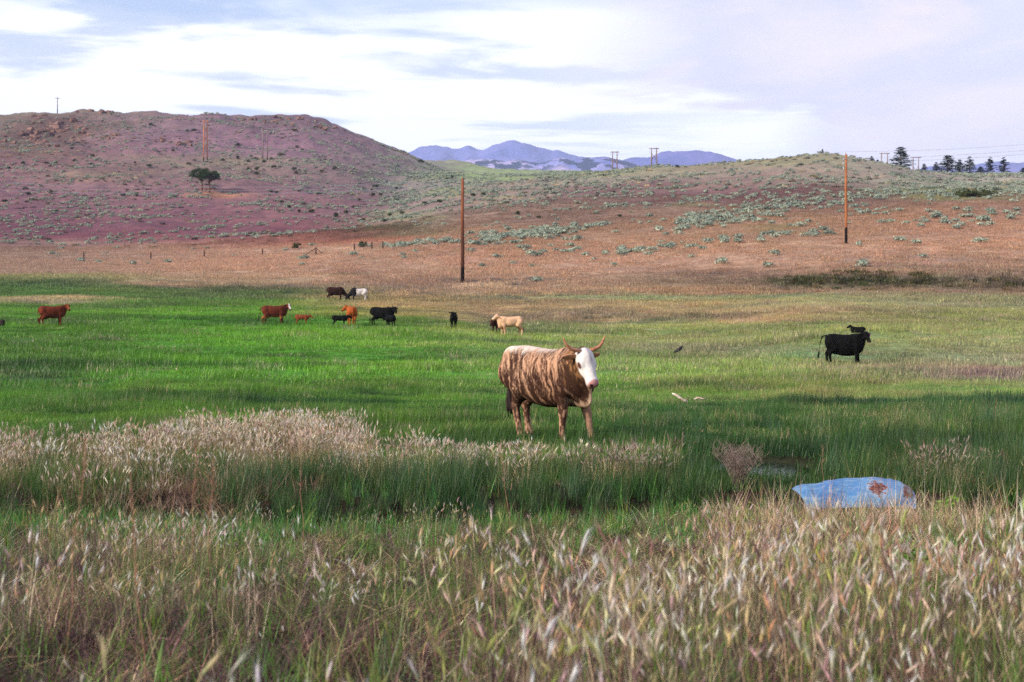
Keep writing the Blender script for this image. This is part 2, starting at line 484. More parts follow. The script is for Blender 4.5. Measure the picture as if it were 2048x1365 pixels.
def land_rgb(px, py, x, y, warp=True):
    if warp:
        d = np.hypot(x, y)
        k = np.clip(d, 15, 900)
        u, v = x / k * 14, np.log(np.maximum(d, 1)) * 26
        px = px + 55 * fbm(u, v, octv=3, seed=41)
        py = py + (6 + 0.012 * np.abs(py - 600)) * fbm(u * 0.7, v * 0.7, octv=3, seed=43)
    stack = []
    for tb in LC:
        rows = [r_ for r_, _ in tb]
        cols = np.array([lin(*c) for _, c in tb])
        stack.append(np.stack([np.interp(py, rows, cols[:, q]) for q in range(3)], -1))
    stack = np.array(stack)
    t = np.interp(px, LCX, np.arange(len(LCX)))
    i = np.minimum(t.astype(int), len(LCX) - 2)
    f = smooth(t - i, 0.1, 0.9)[:, None]
    ar = np.arange(len(px))
    c = stack[i, ar] * (1 - f) + stack[i + 1, ar] * f
    for bx, by, rx, ry, cc, sg in BLOBS:
        q = ((px - bx) / rx) ** 2 + ((py - by) / ry) ** 2
        g = (np.exp(-q ** 1.5) * sg)[:, None]
        c = c * (1 - g) + lin(*cc) * g
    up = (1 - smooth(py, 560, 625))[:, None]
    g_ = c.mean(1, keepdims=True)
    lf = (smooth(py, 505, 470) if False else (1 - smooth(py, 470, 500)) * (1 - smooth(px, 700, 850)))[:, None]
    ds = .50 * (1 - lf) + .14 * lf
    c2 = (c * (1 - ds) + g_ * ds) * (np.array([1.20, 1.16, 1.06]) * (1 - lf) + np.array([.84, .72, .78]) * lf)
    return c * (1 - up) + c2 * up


ALB = 0.86            # picture brightness -> albedo


def ground_col(x, y, z):
    d, px = to_dp(x, y)
    py = HY - (z - CAMZ) * FPX / d
    c = land_rgb(px, py, x, y) * ALB
    soil = lin(52, 40, 32) * 0.8
    g = (1 - smooth(d, 17, 24))[:, None]
    return c * (1 - g) + soil * g


# ---- ground sheet: polar grid, fine inside the view
ang = np.concatenate([np.linspace(-math.pi, -0.56, 36, endpoint=False), np.linspace(-0.56, -0.40, 24, endpoint=False), np.linspace(-0.40, 0.40, 640, endpoint=False), np.linspace(0.40, 0.56, 24, endpoint=False), np.linspace(0.56, math.pi, 36)])
rad = np.concatenate([[0.0], np.geomspace(0.6, 20, 90, endpoint=False), np.geomspace(20, 1700, 330, endpoint=False), np.geomspace(1700, 13500, 26)])
A, RR = np.meshgrid(ang, rad)
GX, GY = RR * np.sin(A), RR * np.cos(A)
GZ = zfun(GX.ravel(), GY.ravel())
gv = np.stack([GX.ravel(), GY.ravel(), GZ], 1)
na = len(ang)
ii, jj = np.meshgrid(np.arange(len(rad) - 1), np.arange(na - 1), indexing='ij')
q0 = (ii * na + jj).ravel()
gf = np.stack([q0, q0 + na, q0 + na + 1, q0 + 1], 1)[:, ::-1]
gcol = ground_col(gv[:, 0], gv[:, 1], gv[:, 2])

M_ground, bb = new_mat('ground_cover')
cat_ = bb.n('ShaderNodeAttribute', attribute_name='Col').outputs['Color']
geo = bb.n('ShaderNodeNewGeometry').outputs['Position']
n_f = bb.noise(geo, 1.6, 5, 0.65)
n_m = bb.noise(geo, 0.21, 5, 0.6)
n_c = bb.noise(geo, 0.035, 4, 0.6)
c = bb.mul(1.0, cat_, bb.mix(bb.ramp(n_f, 0.3, 0.7), (0.68, 0.66, 0.66), (1.3, 1.3, 1.28)))
c = bb.mul(1.0, c, bb.mix(bb.ramp(n_m, 0.3, 0.7), (0.78, 0.80, 0.84), (1.2, 1.18, 1.12)))
c = bb.mul(1.0, c, bb.mix(bb.ramp(n_c, 0.3, 0.7), (0.88, 0.86, 0.9), (1.1, 1.12, 1.06)))
bmp = bb.n('ShaderNodeBump', {'Strength': 0.6, 'Distance': 0.5, 'Height': bb.m('ADD', n_f, bb.m('MULTIPLY', n_m, 2.0))}).outputs[0]
finish(M_ground, bb, principled(bb, c, 0.95, 0.1, bmp))
ground = obj('ground', mesh_data('ground', gv, gf, {'Col': gcol}), M_ground, kind='structure', label='green meadow rising to tan and mauve sagebrush hills', cat='ground')

# ---- water in the ditch and pool
wm = MB()
xs = np.linspace(-8, 8, 60)
yc = ditch_y(xs)
zw = -0.70
V = np.concatenate([np.stack([xs, yc - 0.42, np.full_like(xs, zw)], 1), np.stack([xs, yc + 0.42, np.full_like(xs, zw)], 1)])
wm.add(V, [[i, i + 1, i + 61, i + 60] for i in range(59)])
M_water, bb = new_mat('dark_water')
tcn = bb.n('ShaderNodeTexCoord').outputs['Object']
bmp = bb.n('ShaderNodeBump', {'Strength': 0.25, 'Distance': 0.02, 'Height': bb.noise(tcn, 9, 3)}).outputs[0]
finish(M_water, bb, principled(bb, (0.012, 0.018, 0.012), 0.06, 0.5, bmp))
obj('ditch_water', wm.data('ditch_water'), M_water, kind='structure', label='narrow dark strip of water in the grassy ditch', cat='water')
wm = MB()
th = np.linspace(0, 2 * math.pi, 40, endpoint=False)
rr_ = 1 + 0.18 * np.sin(3 * th + 1) + 0.1 * np.sin(5 * th)
V = np.stack([2.95 + 0.95 * rr_ * np.cos(th), 17.9 + 1.25 * rr_ * np.sin(th), np.full_like(th, -0.505)], 1)
wm.add(np.concatenate([V, [[2.95, 17.9, -0.505]]]), [[i, (i + 1) % 40, 40] for i in range(40)])
obj('pool_water', wm.data('pool_water'), M_water, kind='structure', label='small shallow pool glinting among grass beyond the blue metal sheet', cat='water')


# ================================================================== distant mountains
def mountain(name, pts, d, depth, c1, c2, spots, amp, label, seed):
    pxs = np.linspace(pts[0][0], pts[-1][0], 260)
    pys = pchip([p[0] for p in pts], [p[1] for p in pts], pxs)
    t = np.linspace(0, 1, 70)
    T, P = np.meshgrid(t, pxs, indexing='ij')
    ridge = CAMZ - (np.interp(P, pxs, pys) - HY) * d / FPX
    yy = d - depth + T * depth * 1.35
    xx = (P - CX) / FPX * d + 0 * T
    f = np.where(T < 0.74, (T / 0.74) ** 0.9, 1 - 0.8 * ((T - 0.74) / 0.26))
    base = -20
    zz = base + (ridge - base) * f
    k = 900.0
    rg = 1 - np.abs(fbm(xx / k, yy / (k * 1.3), octv=5, seed=seed))
    env = np.clip(np.sin(np.clip(T / 0.74, 0, 1) * math.pi), 0, 1) ** 0.7
    zz = zz + (rg - 0.6) * amp * env + fbm(xx / 160, yy / 160, octv=4, seed=seed + 3) * amp * 0.10
    n = len(pxs)
    V = np.stack([xx.ravel(), yy.ravel(), zz.ravel()], 1)
    ii, jj = np.meshgrid(np.arange(len(t) - 1), np.arange(n - 1), indexing='ij')
    q = (ii * n + jj).ravel()
    F = np.stack([q, q + 1, q + n + 1, q + n], 1)
    m, bb = new_mat(name + '_hazed_scrub')
    pos = bb.n('ShaderNodeNewGeometry').outputs['Position']
    f1 = bb.noise(pos, 0.004, 6, 0.6)
    c = bb.mix(bb.ramp(f1, 0.4, 0.62), tuple(c1), tuple(c2))  # blue haze of distance is put into these scrub colours too
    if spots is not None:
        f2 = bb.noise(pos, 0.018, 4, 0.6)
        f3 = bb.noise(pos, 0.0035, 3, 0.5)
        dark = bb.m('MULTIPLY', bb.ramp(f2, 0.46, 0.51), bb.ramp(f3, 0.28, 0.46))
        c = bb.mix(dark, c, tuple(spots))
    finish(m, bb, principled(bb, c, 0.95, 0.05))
    return obj(name, mesh_data(name, V, F), m, kind='structure', label=label, cat='mountain')


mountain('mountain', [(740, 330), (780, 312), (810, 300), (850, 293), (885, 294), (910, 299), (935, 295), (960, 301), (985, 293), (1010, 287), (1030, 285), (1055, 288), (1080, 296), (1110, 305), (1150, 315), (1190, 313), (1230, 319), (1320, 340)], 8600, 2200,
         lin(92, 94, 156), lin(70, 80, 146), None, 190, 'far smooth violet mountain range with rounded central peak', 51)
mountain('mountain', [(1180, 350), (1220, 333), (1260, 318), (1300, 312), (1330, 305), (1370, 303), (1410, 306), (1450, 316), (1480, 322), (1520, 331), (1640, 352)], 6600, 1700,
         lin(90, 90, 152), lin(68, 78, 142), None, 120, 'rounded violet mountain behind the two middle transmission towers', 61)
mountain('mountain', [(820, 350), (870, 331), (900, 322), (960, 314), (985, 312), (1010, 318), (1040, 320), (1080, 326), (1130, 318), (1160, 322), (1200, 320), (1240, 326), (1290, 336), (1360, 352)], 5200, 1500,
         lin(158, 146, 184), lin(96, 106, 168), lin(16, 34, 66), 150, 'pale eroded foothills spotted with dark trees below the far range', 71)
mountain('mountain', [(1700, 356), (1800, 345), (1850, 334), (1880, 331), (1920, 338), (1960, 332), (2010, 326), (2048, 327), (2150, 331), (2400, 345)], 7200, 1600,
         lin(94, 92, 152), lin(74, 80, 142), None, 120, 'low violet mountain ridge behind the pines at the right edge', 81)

# ---- haze: the air itself
hb = MB()
hb.box((0, 4600, 500), (7600, 6000, 640))
M_haze, bb = new_mat('haze_air')
vol = bb.n('ShaderNodeVolumePrincipled', {'Color': (0.58, 0.68, 1.0, 1), 'Density': 7.5e-5, 'Anisotropy': 0.0})
o_ = bb.n('ShaderNodeOutputMaterial')
bb.t.links.new(vol.outputs[0], o_.inputs['Volume'])
obj('haze', hb.data('haze', False), M_haze, kind='stuff', label='thin blue evening haze over the distant hills', cat='haze')


# ================================================================== vegetation
def grass_mat(name, rough=0.7, trans=0.35, headed=True):
    m, bb = new_mat(name)
    ti = bb.n('ShaderNodeAttribute', attribute_name='tint', attribute_type='INSTANCER').outputs['Color']
    t2 = bb.n('ShaderNodeAttribute', attribute_name='tint2', attribute_type='INSTANCER').outputs['Color']
    rn = bb.n('ShaderNodeAttribute', attribute_name='rnd').outputs['Fac']
    r2 = bb.n('ShaderNodeAttribute', attribute_name='rnd2').outputs['Fac']
    tt = bb.n('ShaderNodeAttribute', attribute_name='t').outputs['Fac']
    c = bb.mix(bb.ramp(rn, 0.45, 0.75), ti, t2)
    c = bb.mul(1.0, c, bb.mix(r2, (0.50, 0.52, 0.55), (1.50, 1.48, 1.35)))
    if headed:
        hd = bb.n('ShaderNodeAttribute', attribute_name='head', attribute_type='INSTANCER').outputs['Color']
        pt = bb.n('ShaderNodeAttribute', attribute_name='part').outputs['Fac']
        hc = bb.mix(bb.ramp(tt, 0.05, 0.75), bb.mix(0.45, ti, hd), hd)
        hc = bb.mul(1.0, hc, bb.mix(r2, (0.6, 0.6, 0.62), (1.2, 1.18, 1.15)))
        c = bb.mix(pt, c, hc)
    d = bb.n('ShaderNodeBsdfDiffuse', {0: c, 1: 0.5}).outputs[0]
    tr = bb.n('ShaderNodeBsdfTranslucent', {0: c}).outputs[0]
    gl = bb.n('ShaderNodeBsdfGlossy', {0: (1, 1, 1, 1), 1: 0.45}).outputs[0]
    mx = bb.n('ShaderNodeMixShader', {0: trans, 1: d, 2: tr}).outputs[0]
    mx = bb.n('ShaderNodeMixShader', {0: 0.025, 1: mx, 2: gl}).outputs[0]
    return finish(m, bb, mx)


M_grass = grass_mat('grass_blades')


class Tuft:
    def __init__(s):
        s.V, s.F, s.t, s.r, s.r2, s.p = [], [], [], [], [], []

    def blade(s, base, az, h, w, lean, curl, nseg=3, part=0.0, r=None, taper=True):
        n0 = len(s.V)
        r = random.random() if r is None else r
        r2 = random.random()
        ca, sa = math.cos(az), math.sin(az)
        wx, wy = -sa, ca
        tw = random.uniform(-1.2, 1.2)
        for i in range(nseg + 1):
            u = i / nseg
            th = lean + curl * u
            # integrate roughly
            out_ = h * (u * math.sin(lean + curl * u * 0.5))
            up = h * (u * math.cos(lean + curl * u * 0.5))
            c = (base[0] + ca * out_, base[1] + sa * out_, base[2] + up)
            ww = w * (1 - u * 0.92 if taper else 0.7 + 0.3 * math.sin(u * 3.1)) * 0.5
            a = az + math.pi / 2 + tw * u * 0.4
            vx, vy = math.cos(a) * ww, math.sin(a) * ww
            s.V += [(c[0] - vx, c[1] - vy, c[2]), (c[0] + vx, c[1] + vy, c[2])]
            s.t += [u, u]
            s.r += [r, r]
            s.r2 += [r2, r2]
            s.p += [part, part]
        for i in range(nseg):
            k = n0 + 2 * i
            s.F.append((k, k + 1, k + 3, k + 2))
        return c, az, lean + curl

    def seed_head(s, base, az, th, L, rad, awns):
        """a bushy foxtail head: a spindle wrapped in fine awns"""
        n0 = len(s.V)
        dirv = np.array([math.cos(az) * math.sin(th), math.sin(az) * math.sin(th), math.cos(th)])
        u = np.cross(dirv, [0.3, 0.2, 1.0])
        u /= np.linalg.norm(u)
        v = np.cross(dirv, u)
        r2 = random.random()
        prof = [(0, .25), (.2, .9), (.55, 1.0), (.85, .55), (1.0, .08)]
        for q, rr in prof:
            for k in range(5):
                a = k * 1.2566 + q
                p = np.array(base) + dirv * q * L + (u * math.cos(a) + v * math.sin(a)) * rad * rr
                s.V.append(tuple(p))
                s.t.append(q)
                s.r.append(.5)
                s.r2.append(r2)
                s.p.append(1.0)
        for i in range(len(prof) - 1):
            for k in range(5):
                a, c = n0 + i * 5 + k, n0 + i * 5 + (k + 1) % 5
                s.F.append((a, c, c + 5, a + 5))
        for k in range(awns):
            q = random.uniform(.05, .95)
            a = random.uniform(0, 6.28)
            rdir = u * math.cos(a) + v * math.sin(a)
            p0 = np.array(base) + dirv * q * L + rdir * rad * 0.6
            dd_ = dirv * 0.9 + rdir * random.uniform(.22, .5)
            dd_ /= np.linalg.norm(dd_)
            p1 = p0 + dd_ * L * random.uniform(.5, .95)
            sd = np.cross(dd_, rdir) * rad * 0.13
            n1 = len(s.V)
            s.V += [tuple(p0 - sd), tuple(p0 + sd), tuple(p1)]
            s.t += [q, q, 1.0]
            s.r += [.5] * 3
            s.r2 += [random.random()] * 3
            s.p += [1.0] * 3
            s.F.append((n1, n1 + 1, n1 + 2))

    def data(s, name):
        me = mesh_data(name, np.array(s.V), s.F, {'t': np.array(s.t), 'rnd': np.array(s.r), 'rnd2': np.array(s.r2), 'part': np.array(s.p)}, False)
        me.materials.append(M_grass)
        return me


def rdisk(r):
    a, q = random.uniform(0, 6.283), r * math.sqrt(random.random())
    return (q * math.cos(a), q * math.sin(a), -0.02)


def U(a, c):
    return random.uniform(a, c)


def t_fox(nb, nh, hh, spread=.11, wide=.0045, headL=(.036, .074), headR=.0046, awns=22):
    t = Tuft()
    for _ in range(nb):
        t.blade(rdisk(spread), U(0, 6.28), U(.35, .95) * hh, U(.6, 1.3) * wide, U(.05, .5), U(.1, 1.1), 3)
    for _ in range(nh):
        h = U(.75, 1.15) * hh
        e, azz, th = t.blade(rdisk(spread), U(0, 6.28), h, .0026, U(0, .22), U(0, .35), 3, r=U(.3, 1), taper=False)
        t.seed_head(e, azz, th + U(0, .4), U(*headL), headR * U(.8, 1.25), awns)
    return t


def t_grass(nb, hh, spread, wide, lean=(.05, .5), curl=(.1, .9), seg=3):
    t = Tuft()
    for _ in range(nb):
        t.blade(rdisk(spread), U(0, 6.28), U(.45, 1.1) * hh, U(.6, 1.3) * wide, U(*lean), U(*curl), seg)
    return t


def template_collection(name, tufts):
    cl = bpy.data.collections.new(name)
    for i, t in enumerate(tufts):
        me = t.data('%s_%02d' % (name, i)) if isinstance(t, Tuft) else t
        o = bpy.data.objects.new('%s_%02d' % (name, i), me)
        cl.objects.link(o)
    return cl


def scatter(name, pts, rot, scl, idx, cols, coll, label, cat):
    """one uncountable cover: every point carries one tuft"""
    me = bpy.data.meshes.new(name)
    me.vertices.add(len(pts))
    me.vertices.foreach_set('co', np.asarray(pts, np.float32).ravel())
    me.attributes.new('rot', 'FLOAT_VECTOR', 'POINT').data.foreach_set('vector', np.asarray(rot, np.float32).ravel())
    me.attributes.new('scl', 'FLOAT_VECTOR', 'POINT').data.foreach_set('vector', np.asarray(scl, np.float32).ravel())
    me.attributes.new('idx', 'INT', 'POINT').data.foreach_set('value', np.asarray(idx, np.int32))
    for k, cc in cols.items():
        a4 = np.concatenate([cc, np.ones((len(cc), 1))], 1).astype(np.float32)
        me.attributes.new(k, 'FLOAT_COLOR', 'POINT').data.foreach_set('color', a4.ravel())
    o = obj(name, me, kind='stuff', label=label, cat=cat)
    ng = bpy.data.node_groups.new(name + '_scatter', 'GeometryNodeTree')
    ng.interface.new_socket('Geometry', in_out='INPUT', socket_type='NodeSocketGeometry')
    ng.interface.new_socket('Geometry', in_out='OUTPUT', socket_type='NodeSocketGeometry')
    g = NB(ng)
    gi, go = g.n('NodeGroupInput'), g.n('NodeGroupOutput')
    ci = g.n('GeometryNodeCollectionInfo')
    ci.inputs['Collection'].default_value = coll
    ci.inputs['Separate Children'].default_value = True
    ci.inputs['Reset Children'].default_value = True

    def na_(nm, ty):
        nd = g.n('GeometryNodeInputNamedAttribute', data_type=ty)
        nd.inputs['Name'].default_value = nm
        return [s for s in nd.outputs if s.enabled and s.name == 'Attribute'][0]
    er = g.n('FunctionNodeEulerToRotation', {0: na_('rot', 'FLOAT_VECTOR')})
    m2p = g.n('GeometryNodeMeshToPoints', {'Mesh': gi.outputs[0]})
    ip = g.n('GeometryNodeInstanceOnPoints', {'Points': m2p.outputs[0], 'Instance': ci.outputs[0], 'Pick Instance': True, 'Instance Index': na_('idx', 'INT'), 'Rotation': er.outputs[0], 'Scale': na_('scl', 'FLOAT_VECTOR')})
    ng.links.new(ip.outputs[0], go.inputs[0])
    md = o.modifiers.new('scatter', 'NODES')
    md.node_group = ng
    return o


def wedge(n, d0, d1, half=0.40, seed=0):
    """n points spread evenly over the ground between two distances in front of the camera"""
    r_ = np.random.default_rng(seed)
    rr = np.sqrt(r_.uniform(d0 * d0, d1 * d1, n))
    aa = r_.uniform(-half, half, n)
    return rr * np.sin(aa), rr * np.cos(aa), r_


def pal(r_, n, cols, wts):
    cols = np.array([lin(*c_) for c_ in cols])
    return cols[r_.choice(len(cols), n, p=np.array(wts) / sum(wts))]


def jit(r_, c_, s=0.18):
    return np.clip(c_ * np.exp(r_.normal(0, s, (len(c_), 1))) * np.exp(r_.normal(0, s * 0.35, c_.shape)), 0, 0.9)


def emit(name, x, y, r_, hs, idx, cols, coll, label, cat, lean=0.12, leanx=0.0):
    n = len(x)
    z = zfun(x, y)
    rot = np.stack([r_.normal(0, lean, n), r_.normal(0, lean, n) + leanx, r_.uniform(0, 6.283, n)], 1)
    return scatter(name, np.stack([x, y, z], 1), rot, hs, idx, cols, coll, label, cat)


# ---- templates
FOX = template_collection('foxtail_tuft', [t_fox(22, 3, .42), t_fox(20, 4, .46), t_fox(26, 2, .38), t_fox(18, 5, .44), t_fox(24, 3, .50)])
FOXD = template_collection('foxtail_dense', [t_fox(30, 9, .36, .16, .005, (.045, .075), .0065, 16), t_fox(28, 11, .40, .17, .005, (.045, .08), .0065, 16), t_fox(34, 7, .32, .18, .005, (.04, .075), .007, 16)])
DRY = template_collection('dry_tuft', [t_grass(30, .30, .14, .0046, (.2, 1.1), (.2, 1.6), 4), t_grass(34, .26, .15, .0042, (.3, 1.3), (.2, 1.7), 4), t_grass(26, .36, .12, .0050, (.1, .8), (.4, 1.8), 4), t_grass(16, .34, .16, .0075, (.1, 1.2), (.1, 1.5), 4)])
SEDGE = template_collection('sedge_tuft', [t_grass(64, .50, .15, .0052, (.02, .30), (.05, .8), 4), t_grass(58, .56, .16, .0050, (.02, .35), (.05, .9), 4), t_grass(60, .46, .15, .0056, (.02, .3), (.1, .7), 4)])
BROAD = template_collection('broad_tuft', [t_grass(18, .42, .10, .0085, (.02, .4), (.1, .8), 4), t_grass(16, .48, .10, .0090, (.02, .35), (.1, .7), 4), t_grass(20, .36, .11, .0080, (.05, .5), (.1, .9), 4)])
MEADOW = template_collection('meadow_tuft', [t_grass(90, .20, .34, .0085, (.02, .45), (.1, .9), 3), t_grass(95, .17, .34, .0090, (.05, .5), (.1, .9), 3), t_grass(85, .24, .32, .0080, (.02, .4), (.1, 1.0), 3), t_grass(100, .14, .36, .0090, (.05, .6), (.1, .9), 3)])
MFAR = template_collection('meadow_patch', [t_grass(110, .20, .85, .026, (.02, .5), (.1, .9), 2), t_grass(120, .17, .9, .028, (.05, .5), (.1, .9), 2), t_grass(100, .24, .8, .024, (.02, .5), (.1, .9), 2)])
SFAR = template_collection('slope_patch', [t_grass(90, .30, 1.3, .05, (.02, .5), (.1, .7), 2), t_grass(100, .26, 1.4, .055, (.05, .5), (.1, .8), 2), t_grass(80, .34, 1.2, .048, (.02, .5), (.1, .8), 2)])

STRAW = [(230, 208, 182), (208, 180, 152), (184, 150, 124), (150, 118, 100)]
MAUVE = [(112, 74, 88), (92, 60, 70), (136, 98, 98), (78, 56, 50)]
GREENS = [(92, 130, 50), (112, 148, 56), (76, 110, 48), (128, 150, 70)]

def near_cut(x, y, d):
    f = np.interp(d, [3.0, 6.5, 9.5, 12.5], [1.0, .86, .58, .36])
    p_ = CX + FPX * x / y
    sheet = smooth(p_, 1530, 1600) * (1 - smooth(p_, 1820, 1880)) * smooth(d, 8.5, 10.5)
    return f * (1 - .12 * sheet)


# what grows where on the near bank: px, row of the plant tops, rx, ry, then heads, straw, mauve, green, height
FG = [(1530, 1070, 200, 85, 1.7, 1.8, .1, .2, .42), (1900, 1270, 220, 130, .35, 1.2, 1.0, .7, .1), (1180, 1330, 200, 80, .9, 1.0, .6, .4, .05), (470, 1040, 300, 75, .8, .5, .2, 1.5, .12), (820, 1150, 420, 75, -.35, .1, 2.6, .6, -.1),
      (280, 1260, 350, 120, -.70, .2, 2.6, .4, -.15), (1190, 1040, 230, 38, -.9, 1.8, .3, .3, -.3), (1790, 1030, 210, 40, -.8, 1.8, .2, .4, -.25), (1750, 1170, 230, 70, .15, .9, .4, 1.3, .05), (40, 1300, 70, 110, -.5, 0, .3, 2.0, .1), (760, 1330, 220, 50, -.6, 1.0, 1.0, .1, -.25), (900, 1050, 190, 40, .1, .3, .2, 1.3, .0), (1430, 1230, 200, 70, .15, .8, 1.2, .6, .0)]


def fg_zone(x, y):
    z_ = zfun(x, y, False)
    p_ = CX + FPX * x / y + 45 * fbm(x * 1.7, y * 1.7, octv=2, seed=111)
    t_ = HY + (CAMZ - z_ - .34) * FPX / y + 26 * fbm(x * 1.7, y * 1.7, octv=2, seed=113)
    o_ = np.array([.55, .62, .95, .65, .0])[:, None] * np.ones(len(x))
    for a_, b_, rx_, ry_, *vals in FG:
        g_ = np.exp(-((p_ - a_) / rx_) ** 2 - ((t_ - b_) / ry_) ** 2)
        o_ = o_ + np.array(vals)[:, None] * g_
    return np.clip(o_, 0.0 if False else -.5, 3)


# ---- near bank: foxtail over matted dry grass
x, y, r_ = wedge(5600, 1.7, 12.9, .46, 11)
y_ok = y < ditch_y(x) - 0.75
x, y = x[y_ok], y[y_ok]
n = len(x)
d, px = to_dp(x, y)
cl = fbm(x * 0.9, y * 0.9, octv=3, seed=71)             # clumps
greenness = smooth(fbm(x * 0.5 + 9, y * 0.5, octv=3, seed=73) - .25 * (1 - smooth(d, 4.2, 5.6)) - .2 * smooth(x / d, .08, .2) + 0.25 * smooth(d, 5.5, 8.5) + 0.28 * smooth(-x, 0.0, 2.5) * smooth(d, 4, 6), -0.35, 0.6)
dense = smooth(cl + 0.55 * smooth(x / d, -.05, .12) * (1 - smooth(d, 7.5, 10)) + 0.10, -0.45, 0.5)
fz = fg_zone(x, y)
keep = r_.random(n) < np.clip(fz[0], .06, 1.8) * (.10 + .95 * dense ** 1.7)
x, y, d, fz = x[keep], y[keep], d[keep], fz[:, keep]
n = len(x)
ws, wm_, wg = np.maximum(fz[1], .05), np.maximum(fz[2], .05), np.maximum(fz[3], .05)
q_ = r_.random(n) * (ws + wm_ + wg)
g, mm = (q_ < wg)[:, None], (q_ > wg + ws)[:, None]
tint = jit(r_, np.where(g, pal(r_, n, GREENS, [3, 3, 3, 2]), np.where(mm, pal(r_, n, MAUVE, [3, 3, 2, 2]), pal(r_, n, STRAW, [3, 3, 2, 1]))) * ALB)
tint2 = jit(r_, np.where(g, pal(r_, n, GREENS + STRAW, [3, 3, 3, 3, 1, 1, 1, 1]), pal(r_, n, STRAW + MAUVE + GREENS[:2], [2, 2, 2, 2, 2, 2, 2, 2, 2, 2])) * ALB)
head = jit(r_, pal(r_, n, [(246, 234, 222), (232, 212, 202), (214, 200, 156), (170, 178, 100), (224, 184, 150), (150, 118, 118)], [5, 4, 4, 4, 1.5, 2]), .20)
hv = np.clip(.88 + fz[4] + .55 * fbm(x * 1.3, y * 1.3, octv=3, seed=97) , .4, 1.3)
s_ = r_.uniform(.72, 1.12, n) * near_cut(x, y, d) * hv
emit('foxtail_grass', x, y, r_, np.stack([s_, s_, s_ * r_.uniform(.85, 1.15, n)], 1), r_.integers(0, 5, n), {'tint': tint, 'tint2': tint2, 'head': head}, FOX, 'foxtail grass with pale seed heads covering the near bank', 'grass', .10, .05)

# ---- green blades among the near foxtails
x, y, r_ = wedge(2600, 2.2, 12.6, .46, 22)
d, px = to_dp(x, y)
fz = fg_zone(x, y)
gp = np.clip(fz[3] / (fz[1] + fz[2] + fz[3] + .01) * 1.35, 0, 1)
k = (gp > r_.random(len(x))) & (y < ditch_y(x) - .6)
x, y, d = x[k], y[k], d[k]
n = len(x)
tint = jit(r_, pal(r_, n, [(96, 140, 52), (84, 124, 56), (124, 158, 62), (90, 128, 90)], [3, 3, 3, 1]) * ALB)
tint2 = jit(r_, pal(r_, n, GREENS + [(170, 150, 100)], [3, 3, 3, 3, 2]) * ALB)
s_ = r_.uniform(.55, 1.05, n) * near_cut(x, y, d)
emit('near_green_grass', x, y, r_, np.stack([s_, s_, s_], 1), r_.integers(0, 3, n), {'tint': tint, 'tint2': tint2, 'head': tint}, BROAD, 'green grass blades growing through the near foxtails', 'grass', .12)

# ---- near bank: matted dry undergrowth, mauve-brown and straw
x, y, r_ = wedge(6500, 1.6, 13.0, .46, 12)
y_ok = y < ditch_y(x) - 0.6
x, y = x[y_ok], y[y_ok]
n = len(x)
d, px = to_dp(x, y)
fz = fg_zone(x, y)
ws, wm_, wg = np.maximum(fz[1], .05), np.maximum(fz[2], .05), np.maximum(fz[3], .05) * .7
q_ = r_.random(n) * (ws + wm_ + wg)
g_, m_ = (q_ < wg)[:, None], (q_ > wg + ws)[:, None]
bigp = (.5 + .95 * smooth(fbm(x * 1.9, y * 1.9, octv=3, seed=117), -.6, .6))[:, None]  # tint darkened in random patches to stand for shaded gaps
tint = bigp * np.where(m_, pal(r_, n, MAUVE, [3, 3, 2, 2]), pal(r_, n, STRAW + [(120, 92, 76)], [1, 2, 3, 3, 3]))
tint = jit(r_, np.where(g_, pal(r_, n, GREENS, [2, 1, 4, 1]), tint) * ALB)
tint2 = jit(r_, bigp * np.where(m_, pal(r_, n, MAUVE + STRAW, [3, 3, 2, 2, 1, 1, 1, 1]), pal(r_, n, STRAW + [(120, 92, 76)], [1, 2, 3, 3, 3])) * ALB)
s_ = r_.uniform(.7, 1.15, n) * np.interp(d, [6.5, 9.5, 12.5], [1.0, .85, .7])
emit('matted_dry_grass', x, y, r_, np.stack([s_ * 1.25, s_ * 1.25, s_ * np.clip(.62 + .35 * fbm(x * 1.2, y * 1.2, octv=3, seed=115), .3, 1.0)], 1), r_.integers(0, 4, n), {'tint': tint, 'tint2': tint2, 'head': tint}, DRY, 'matted mauve and straw dry grass under the near foxtails', 'grass', .2)

# ---- tangled straw in front of the blue sheet
r_ = np.random.default_rng(33)
n = 260
px = r_.uniform(1440, 2040, n)
y = r_.uniform(11.2, 12.75, n)
x = (px - CX) / FPX * y
tint = jit(r_, pal(r_, n, STRAW + [(110, 140, 60)], [3, 3, 3, 2, 2]) * ALB)
s_ = r_.uniform(.7, 1.2, n)
emit('tangled_straw', x, y, r_, np.stack([s_ * 1.1, s_ * 1.1, s_ * 1.75], 1), r_.integers(0, 4, n), {'tint': tint, 'tint2': jit(r_, tint, .25), 'head': tint}, DRY, 'tangled dry straw in front of the blue metal sheet', 'grass', .25)

